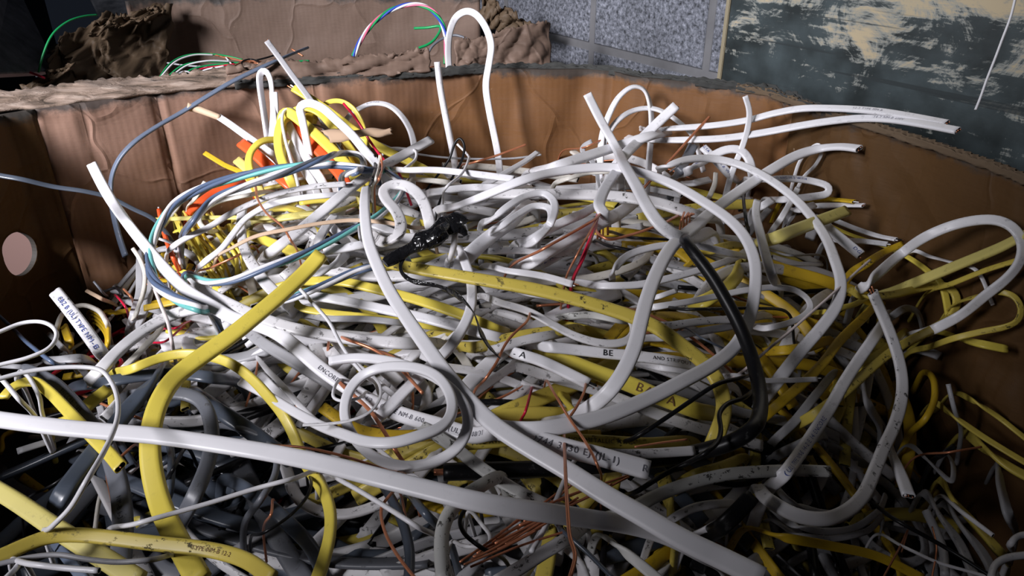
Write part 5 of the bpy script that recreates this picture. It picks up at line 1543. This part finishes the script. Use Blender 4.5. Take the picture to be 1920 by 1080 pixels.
bmat, bmap, bbr = block_mat()
wall = slab('wall_back', -2.2, 3.2, 0, 3.0, 0.0, .2, bmat)
wall['kind'] = 'structure'
# put a course line on the traced joint, an upright joint on the traced one


def along(px, zz, front=0.0):
    best = min(np.linspace(-.6, 1.4, 4001), key=lambda c: abs(project(np.array([*(J0 + wd * c + wn * front), zz]))[0] - px))
    return float(best)


jp, jp2 = along(1112, JZ + .06), along(1326, JZ + .03)
bbr.inputs['Brick Width'].default_value = jp2 - jp
bmap.inputs['Location'].default_value = (.5 - jp, 1.5 - JZ, 0)
# scraped sheet: left edge on px 1357
cand = along(1357, CAMZ - .25, .012)
sheet = slab('painted_sheet', cand, cand + 1.5, .75, 2.4, .012, .012, scraped_mat(), .001)
tag(sheet, 'dark green painted sheet, scraped down to tan, fixed on the block wall', 'panel')
edge = slab('edge_strip', cand - .008, cand, .75, 2.4, .014, .014, plain('pale_wood_edge', (.20, .17, .11), .8), .001)
mw = edge.matrix_basis.copy()
edge.parent = sheet
bpy.context.view_layer.update()
edge.matrix_parent_inverse = sheet.matrix_basis.inverted()
seam = slab('seam', cand + .535, cand + .540, .75, 2.4, .0128, .004, plain('dark_seam', (.02, .02, .02), .9))
seam.parent = sheet
seam.matrix_parent_inverse = sheet.matrix_basis.inverted()

HANG = '1926,-120@.80 1912,-40@.795 1903,0@.79 1895,32@.785 1880,72@.78 1865,112@.775 1850,150@.77 1838,184@.765 1829,206@.76'
_old = pts3


def pts3(spec, L, e, roll):
    P, R = _old(spec, L, e, roll)
    if spec is HANG:                                        # on upwards to the top edge of the sheet
        t = sheet.matrix_world @ Vector((-.05, -.02, .82))
        q = np.array(t)
        for f in (.75, .5, .25, 0):
            P.insert(0, q * (1 - f) + np.array(_old(spec, L, e, roll)[0][0]) * f + np.array([0, 0, .0])); R.insert(0, 0)
    return P, R


bpy.context.view_layer.update()
S(WW, 'thin white wire hanging down in front of the scraped sheet', 6, 0, HANG, e='nc', sh='round', mat='white')

# floor and the dark side of the room
fl = mesh_obj('floor', [(-3, -2.5, 0), (3.2, -2.5, 0), (3.2, 4.2, 0), (-3, 4.2, 0)], [(0, 1, 2, 3)], plain('concrete_floor', (.10, .095, .09), .85), smooth=False)
fl['kind'] = 'structure'
wl = mesh_obj('wall_left', [(-2.4, -2.5, 0), (-2.4, 4.2, 0), (-2.4, 4.2, 3), (-2.4, -2.5, 3)], [(0, 1, 2, 3)], plain('shaded_wall', (.03, .03, .032), .9), smooth=False)  # near-black base stands in for the shadow in the far left space
wl['kind'] = 'structure'


def pallet(name, cx, cy, lx, ly, label):
    r = bpy.data.objects.new(name, None); COL.objects.link(r); r.location = (cx, cy, 0)
    tag(r, label, 'pallet')
    wood = plain('pallet_wood', (.22, .15, .09), .85)
    def bx(n, x, y, z, sx, sy, sz):
        V = [(x + a * sx / 2, y + b_ * sy / 2, z + c * sz / 2) for a in (-1, 1) for b_ in (-1, 1) for c in (-1, 1)]
        return mesh_obj(n, V, [(0, 1, 3, 2), (4, 6, 7, 5), (0, 4, 5, 1), (2, 3, 7, 6), (0, 2, 6, 4), (1, 5, 7, 3)], wood, r, smooth=False)
    for i in range(3):
        bx('bearer', 0, (i - 1) * (ly / 2 - .05), .06, lx, .09, .10)
    for i in range(7):
        bx('deck_board', (i - 3) * (lx / 2 - .05) / 3, 0, .122, .10, ly, .02)


pallet('pallet', -.06, .54, .94, .8, 'wooden pallet under the full cardboard box')

# metal beams leaning at the far left
gm = NT('scuffed_grey_metal')
tc = gm.n('ShaderNodeTexCoord')
n_ = gm.n('ShaderNodeTexNoise', i_Scale=30.0, i_Detail=6.0, i_Roughness=.7); gm.l(tc.outputs['Object'], n_.inputs['Vector'])
gm.l(gm.mix(gm.ramp(n_.outputs[0], [(.35, 0), (.7, 1)]), (.05, .055, .065), (.16, .17, .19)), gm.b.inputs['Base Color'])
gm.b.inputs['Metallic'].default_value = .4
gm.b.inputs['Roughness'].default_value = .5


def beam(name, quad, depth, label, lip=True):
    q = [at_y(*p) for p in quad]
    nrm = np.cross(q[1] - q[0], q[3] - q[0]); nrm /= np.linalg.norm(nrm)
    if nrm[1] < 0: nrm = -nrm
    V = q + [p + nrm * depth for p in q]
    o = mesh_obj(name, V, [(0, 1, 2, 3), (7, 6, 5, 4), (0, 4, 5, 1), (1, 5, 6, 2), (2, 6, 7, 3), (3, 7, 4, 0)], gm.m, smooth=False)
    bv = o.modifiers.new('edge', 'BEVEL'); bv.width = .003; bv.segments = 2
    tag(o, label, 'beam')
    if lip:
        e0, e1 = q[1], q[2]
        side = (q[0] - q[1]) / np.linalg.norm(q[0] - q[1])
        a = [e0, e1, e1 + side * .010, e0 + side * .010]
        W = [p - nrm * .006 for p in a] + [p + nrm * .002 for p in a]
        l = mesh_obj('lip', W, [(0, 1, 2, 3), (7, 6, 5, 4), (0, 4, 5, 1), (1, 5, 6, 2), (2, 6, 7, 3), (3, 7, 4, 0)], gm.m, o, smooth=False)
    return o


beam('metal_beam', [(-80, -40, 1.33), (-8, -40, 1.62), (76, 142, 1.34), (-60, 150, 1.12)], .03, 'grey metal beam slanting down at the far left edge')
beam('metal_beam', [(150, -40, 1.95), (240, -40, 1.95), (262, 30, 1.80), (190, 40, 1.78)], .03, 'grey metal plate standing beyond the torn corner of the box behind')

# lit cardboard outside, seen through the hand hole
bx3 = bpy.data.objects.new('cardboard_box', None); COL.objects.link(bx3); bx3.location = (-.93, 1.36, 0); bx3.rotation_euler = (0, 0, .32)
tag(bx3, 'pale cardboard box outside, glimpsed through the round hand hole', 'box')
cpale = plain('pale_pink_cardboard', (.33, .205, .18), .7)
def bx3p(n, x0, x1, y0, y1, z0, z1, rz_=0):
    V = [(a, b_, c) for a in (x0, x1) for b_ in (y0, y1) for c in (z0, z1)]
    return mesh_obj(n, V, [(0, 1, 3, 2), (4, 6, 7, 5), (0, 4, 5, 1), (2, 3, 7, 6), (0, 2, 6, 4), (1, 5, 7, 3)], cpale, bx3, smooth=False)
bx3p('body', -.24, .24, -.16, .16, 0, 1.08)
bx3p('flap', -.14, .244, -.166, -.160, .88, 1.09)
# ------------------------------------------------------------------ cables that make up the rest of the heap
def inside(x, y, m=.03):
    """inside the box plan, m metres from the walls"""
    P = np.array([x, y])
    s = 0
    poly = RIM + [RIM[0]]
    dmin = 9
    for a, b_ in zip(poly[:-1], poly[1:]):
        if ((a[1] > y) != (b_[1] > y)) and x < (b_[0] - a[0]) * (y - a[1]) / (b_[1] - a[1]) + a[0]: s += 1
        ab = b_ - a
        t = np.clip(((P - a) @ ab) / (ab @ ab + 1e-9), 0, 1)
        dmin = min(dmin, np.linalg.norm(a + t * ab - P))
    return s % 2 == 1 and dmin > m


KINDS = {'white': (WC, 'white'), 'white_dirty': (WC, 'white'), 'greyw': (WC, 'greyish white'), 'warm': (WC, 'off-white'), 'yellow': (YC, 'yellow'), 'yellow_dirty': (YC, 'yellow'),
         'ochre': (YC, 'ochre yellow'), 'slate': (SL, 'slate grey'), 'grey': (SL, 'mid grey'), 'black': (KW, 'black'), 'copper': (CW, 'bare copper'), 'red': (RW, 'red')}


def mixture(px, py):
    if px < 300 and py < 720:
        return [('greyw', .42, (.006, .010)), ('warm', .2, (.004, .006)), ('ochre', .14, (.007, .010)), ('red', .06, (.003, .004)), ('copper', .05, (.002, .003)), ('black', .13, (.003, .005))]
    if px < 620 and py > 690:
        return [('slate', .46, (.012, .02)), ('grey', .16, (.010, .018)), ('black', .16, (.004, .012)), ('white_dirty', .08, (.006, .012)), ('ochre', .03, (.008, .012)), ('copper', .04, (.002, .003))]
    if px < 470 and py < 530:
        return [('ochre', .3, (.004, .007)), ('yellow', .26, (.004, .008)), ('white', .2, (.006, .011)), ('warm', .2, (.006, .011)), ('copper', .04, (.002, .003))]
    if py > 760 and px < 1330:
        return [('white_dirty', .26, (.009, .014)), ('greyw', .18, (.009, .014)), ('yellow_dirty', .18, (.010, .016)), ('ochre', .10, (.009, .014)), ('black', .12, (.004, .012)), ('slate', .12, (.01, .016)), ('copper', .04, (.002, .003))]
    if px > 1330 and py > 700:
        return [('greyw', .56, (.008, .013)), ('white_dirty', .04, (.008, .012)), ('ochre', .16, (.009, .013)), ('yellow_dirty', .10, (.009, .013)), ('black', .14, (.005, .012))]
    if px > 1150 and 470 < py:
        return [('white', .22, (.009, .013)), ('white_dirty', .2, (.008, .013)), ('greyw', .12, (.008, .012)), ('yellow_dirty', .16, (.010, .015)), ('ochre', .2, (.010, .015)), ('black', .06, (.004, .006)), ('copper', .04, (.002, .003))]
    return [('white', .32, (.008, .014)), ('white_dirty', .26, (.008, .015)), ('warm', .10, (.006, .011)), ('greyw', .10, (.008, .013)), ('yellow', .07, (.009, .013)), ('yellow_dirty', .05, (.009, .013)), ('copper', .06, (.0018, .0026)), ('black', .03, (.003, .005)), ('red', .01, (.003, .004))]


def pick(r, mx):
    t = r.random() * sum(m[1] for m in mx)
    for m in mx:
        t -= m[1]
        if t <= 0: return m
    return mx[-1]


def hollow(px, py):
    """how far the heap has settled here (m): the near side and the front-right corner are loosely filled"""
    a = min(max((py - 640) / 160, 0), 1) * min(max((740 - px) / 120, 0), 1) * .060
    b_ = min(max((py - 790) / 120, 0), 1) * .062
    c = min(max((px - 1400) / 160, 0), 1) * min(max((py - 600) / 160, 0), 1) * .070
    return max(a, b_, c, .008)


def loose(r, lift, long_=1.0):
    """centre line of one loose cable lying on the heap: (points, kind, width) or None"""
    for _ in range(40):
        px, py = r.uniform(120, 1900), r.uniform(285, 1120)
        p = on_heap(px, py, 0)
        if inside(p[0], p[1], .03) and p[0] < .47: break
    else:
        return None
    kd, _, wr_ = pick(r, mixture(px, py))
    mean = 0.0
    if px < 480 and py < 720: mean = -.9
    elif px > 1450 and py > 560: mean = .75
    elif py > 760: mean = r.choice((-.5, .6))
    else: mean = r.choice((-.12, .12, .35))
    a = r.gauss(mean, .45)
    if r.random() < .12: a = r.uniform(-1.5, 1.5)
    ln = r.uniform(.10, .30) * long_
    drop = hollow(px, py)
    if drop > .03 and r.random() < .55: return None
    curv = r.gauss(0, 3.5) if r.random() < .75 else r.gauss(0, 11)
    n = 7
    out = []
    x, y = p[0] - math.cos(a) * ln / 2, p[1] - math.sin(a) * ln / 2
    ang = a - curv * ln / 2
    t1, t2 = r.uniform(-14, 10), r.uniform(-14, 10)
    bow = r.uniform(-6, 14)
    for i in range(n):
        f = i / (n - 1)
        if not inside(x, y, .014): break
        z = float(height(x, y)) - drop + .001 * (lift + t1 * (1 - f) + t2 * f + bow * math.sin(f * math.pi))
        out.append(np.array([x, y, z]))
        ang += curv * ln / (n - 1)
        x += math.cos(ang) * ln / (n - 1)
        y += math.sin(ang) * ln / (n - 1)
    if len(out) < 4: return None
    return out, kd, r.uniform(*wr_), (px, py)


# everything deep down: one mass nobody could count
r = random.Random(21)
mats = ['white_dirty', 'greyw', 'warm', 'ochre', 'yellow_dirty', 'slate', 'grey', 'black', 'copper', 'red', 'white', 'yellow']
buf = MeshBuf()
cnt = 0
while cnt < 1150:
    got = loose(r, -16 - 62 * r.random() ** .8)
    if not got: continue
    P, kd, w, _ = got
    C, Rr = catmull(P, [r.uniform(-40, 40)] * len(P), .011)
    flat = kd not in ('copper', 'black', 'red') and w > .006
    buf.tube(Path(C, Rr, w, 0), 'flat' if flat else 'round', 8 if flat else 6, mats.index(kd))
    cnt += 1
# mound far below, painted near-black for the shade between the cables
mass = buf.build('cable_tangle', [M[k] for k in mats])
tag(mass, 'dense tangle of half-buried cable offcuts filling the box under the loose ones', 'cable', kind='stuff')
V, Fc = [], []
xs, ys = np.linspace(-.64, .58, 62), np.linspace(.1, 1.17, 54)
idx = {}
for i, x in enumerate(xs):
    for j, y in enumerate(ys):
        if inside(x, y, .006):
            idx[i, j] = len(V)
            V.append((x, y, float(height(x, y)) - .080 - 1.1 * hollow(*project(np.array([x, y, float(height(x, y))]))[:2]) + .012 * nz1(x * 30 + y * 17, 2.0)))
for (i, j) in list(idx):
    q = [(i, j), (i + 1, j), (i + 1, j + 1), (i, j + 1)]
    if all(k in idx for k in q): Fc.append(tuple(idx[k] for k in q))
core = mesh_obj('shade_underlay', V, Fc, plain('shade_underlay', (.018, .018, .018), .95), mass)
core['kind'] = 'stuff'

# the uppermost loose ones: single things
r = random.Random(33)
DIRS = {'above': 'just beyond', 'below': 'just in front of', 'left': 'just left of', 'right': 'just right of'}
SHAPE = lambda ln, cv: ('curved' if cv > .06 else 'straight') + (' long' if ln > .2 else ' short' if ln < .13 else '')
used = set()
made = 0
tries = 0
PER = {}
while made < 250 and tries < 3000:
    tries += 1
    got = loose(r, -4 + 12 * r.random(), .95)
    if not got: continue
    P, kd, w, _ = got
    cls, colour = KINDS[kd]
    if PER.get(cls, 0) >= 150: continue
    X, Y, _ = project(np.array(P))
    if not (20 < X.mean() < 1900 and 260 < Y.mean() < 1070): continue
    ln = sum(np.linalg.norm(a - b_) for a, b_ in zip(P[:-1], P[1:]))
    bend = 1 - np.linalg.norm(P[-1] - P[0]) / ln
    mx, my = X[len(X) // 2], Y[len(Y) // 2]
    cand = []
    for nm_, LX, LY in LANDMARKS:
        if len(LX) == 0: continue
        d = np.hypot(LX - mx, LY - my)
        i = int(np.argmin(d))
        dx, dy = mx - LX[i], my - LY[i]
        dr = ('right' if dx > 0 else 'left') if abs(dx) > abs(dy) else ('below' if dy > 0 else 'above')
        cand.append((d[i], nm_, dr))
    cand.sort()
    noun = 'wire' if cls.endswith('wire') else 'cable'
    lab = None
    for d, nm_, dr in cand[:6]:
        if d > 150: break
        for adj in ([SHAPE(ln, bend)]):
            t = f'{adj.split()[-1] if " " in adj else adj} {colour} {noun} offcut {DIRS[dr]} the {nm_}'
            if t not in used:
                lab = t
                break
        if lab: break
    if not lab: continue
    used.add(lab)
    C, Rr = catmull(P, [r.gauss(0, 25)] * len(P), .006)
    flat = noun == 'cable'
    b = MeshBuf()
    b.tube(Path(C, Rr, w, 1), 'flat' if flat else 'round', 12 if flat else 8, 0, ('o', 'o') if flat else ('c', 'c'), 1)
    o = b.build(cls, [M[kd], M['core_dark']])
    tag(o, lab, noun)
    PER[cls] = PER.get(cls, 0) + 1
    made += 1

# ------------------------------------------------------------------ light
SC.view_settings.view_transform = 'Standard'
SC.view_settings.look = 'None'
SC.view_settings.gamma = 1.0
SC.view_settings.exposure = 0.0
w = bpy.data.worlds.new('world'); SC.world = w
w.use_nodes = True
w.node_tree.nodes['Background'].inputs[0].default_value = (.55, .68, 1.0, 1)
w.node_tree.nodes['Background'].inputs[1].default_value = .012


def area(name, loc, target, size, sy, energy, col, spread=180):
    l = bpy.data.lights.new(name, 'AREA'); l.shape = 'RECTANGLE'
    l.size, l.size_y, l.energy, l.color = size, sy, energy, col
    l.spread = math.radians(spread)
    o = bpy.data.objects.new(name, l); COL.objects.link(o)
    o.location = loc
    o.rotation_euler = (Vector(target) - Vector(loc)).to_track_quat('-Z', 'Y').to_euler()
    return o


area('doorway_daylight', (-1.55, -.55, 2.15), (-.38, 1.12, 1.25), .5, .55, 10.5, (.97, .95, 1.0), 49)
area('block_wall_fill', (-1.5, .5, 2.7), (.5, 1.28, 1.66), .5, .5, 3.0, (.93, .95, 1.0), 34)  # added fill lamp to brighten the block wall, no window known there
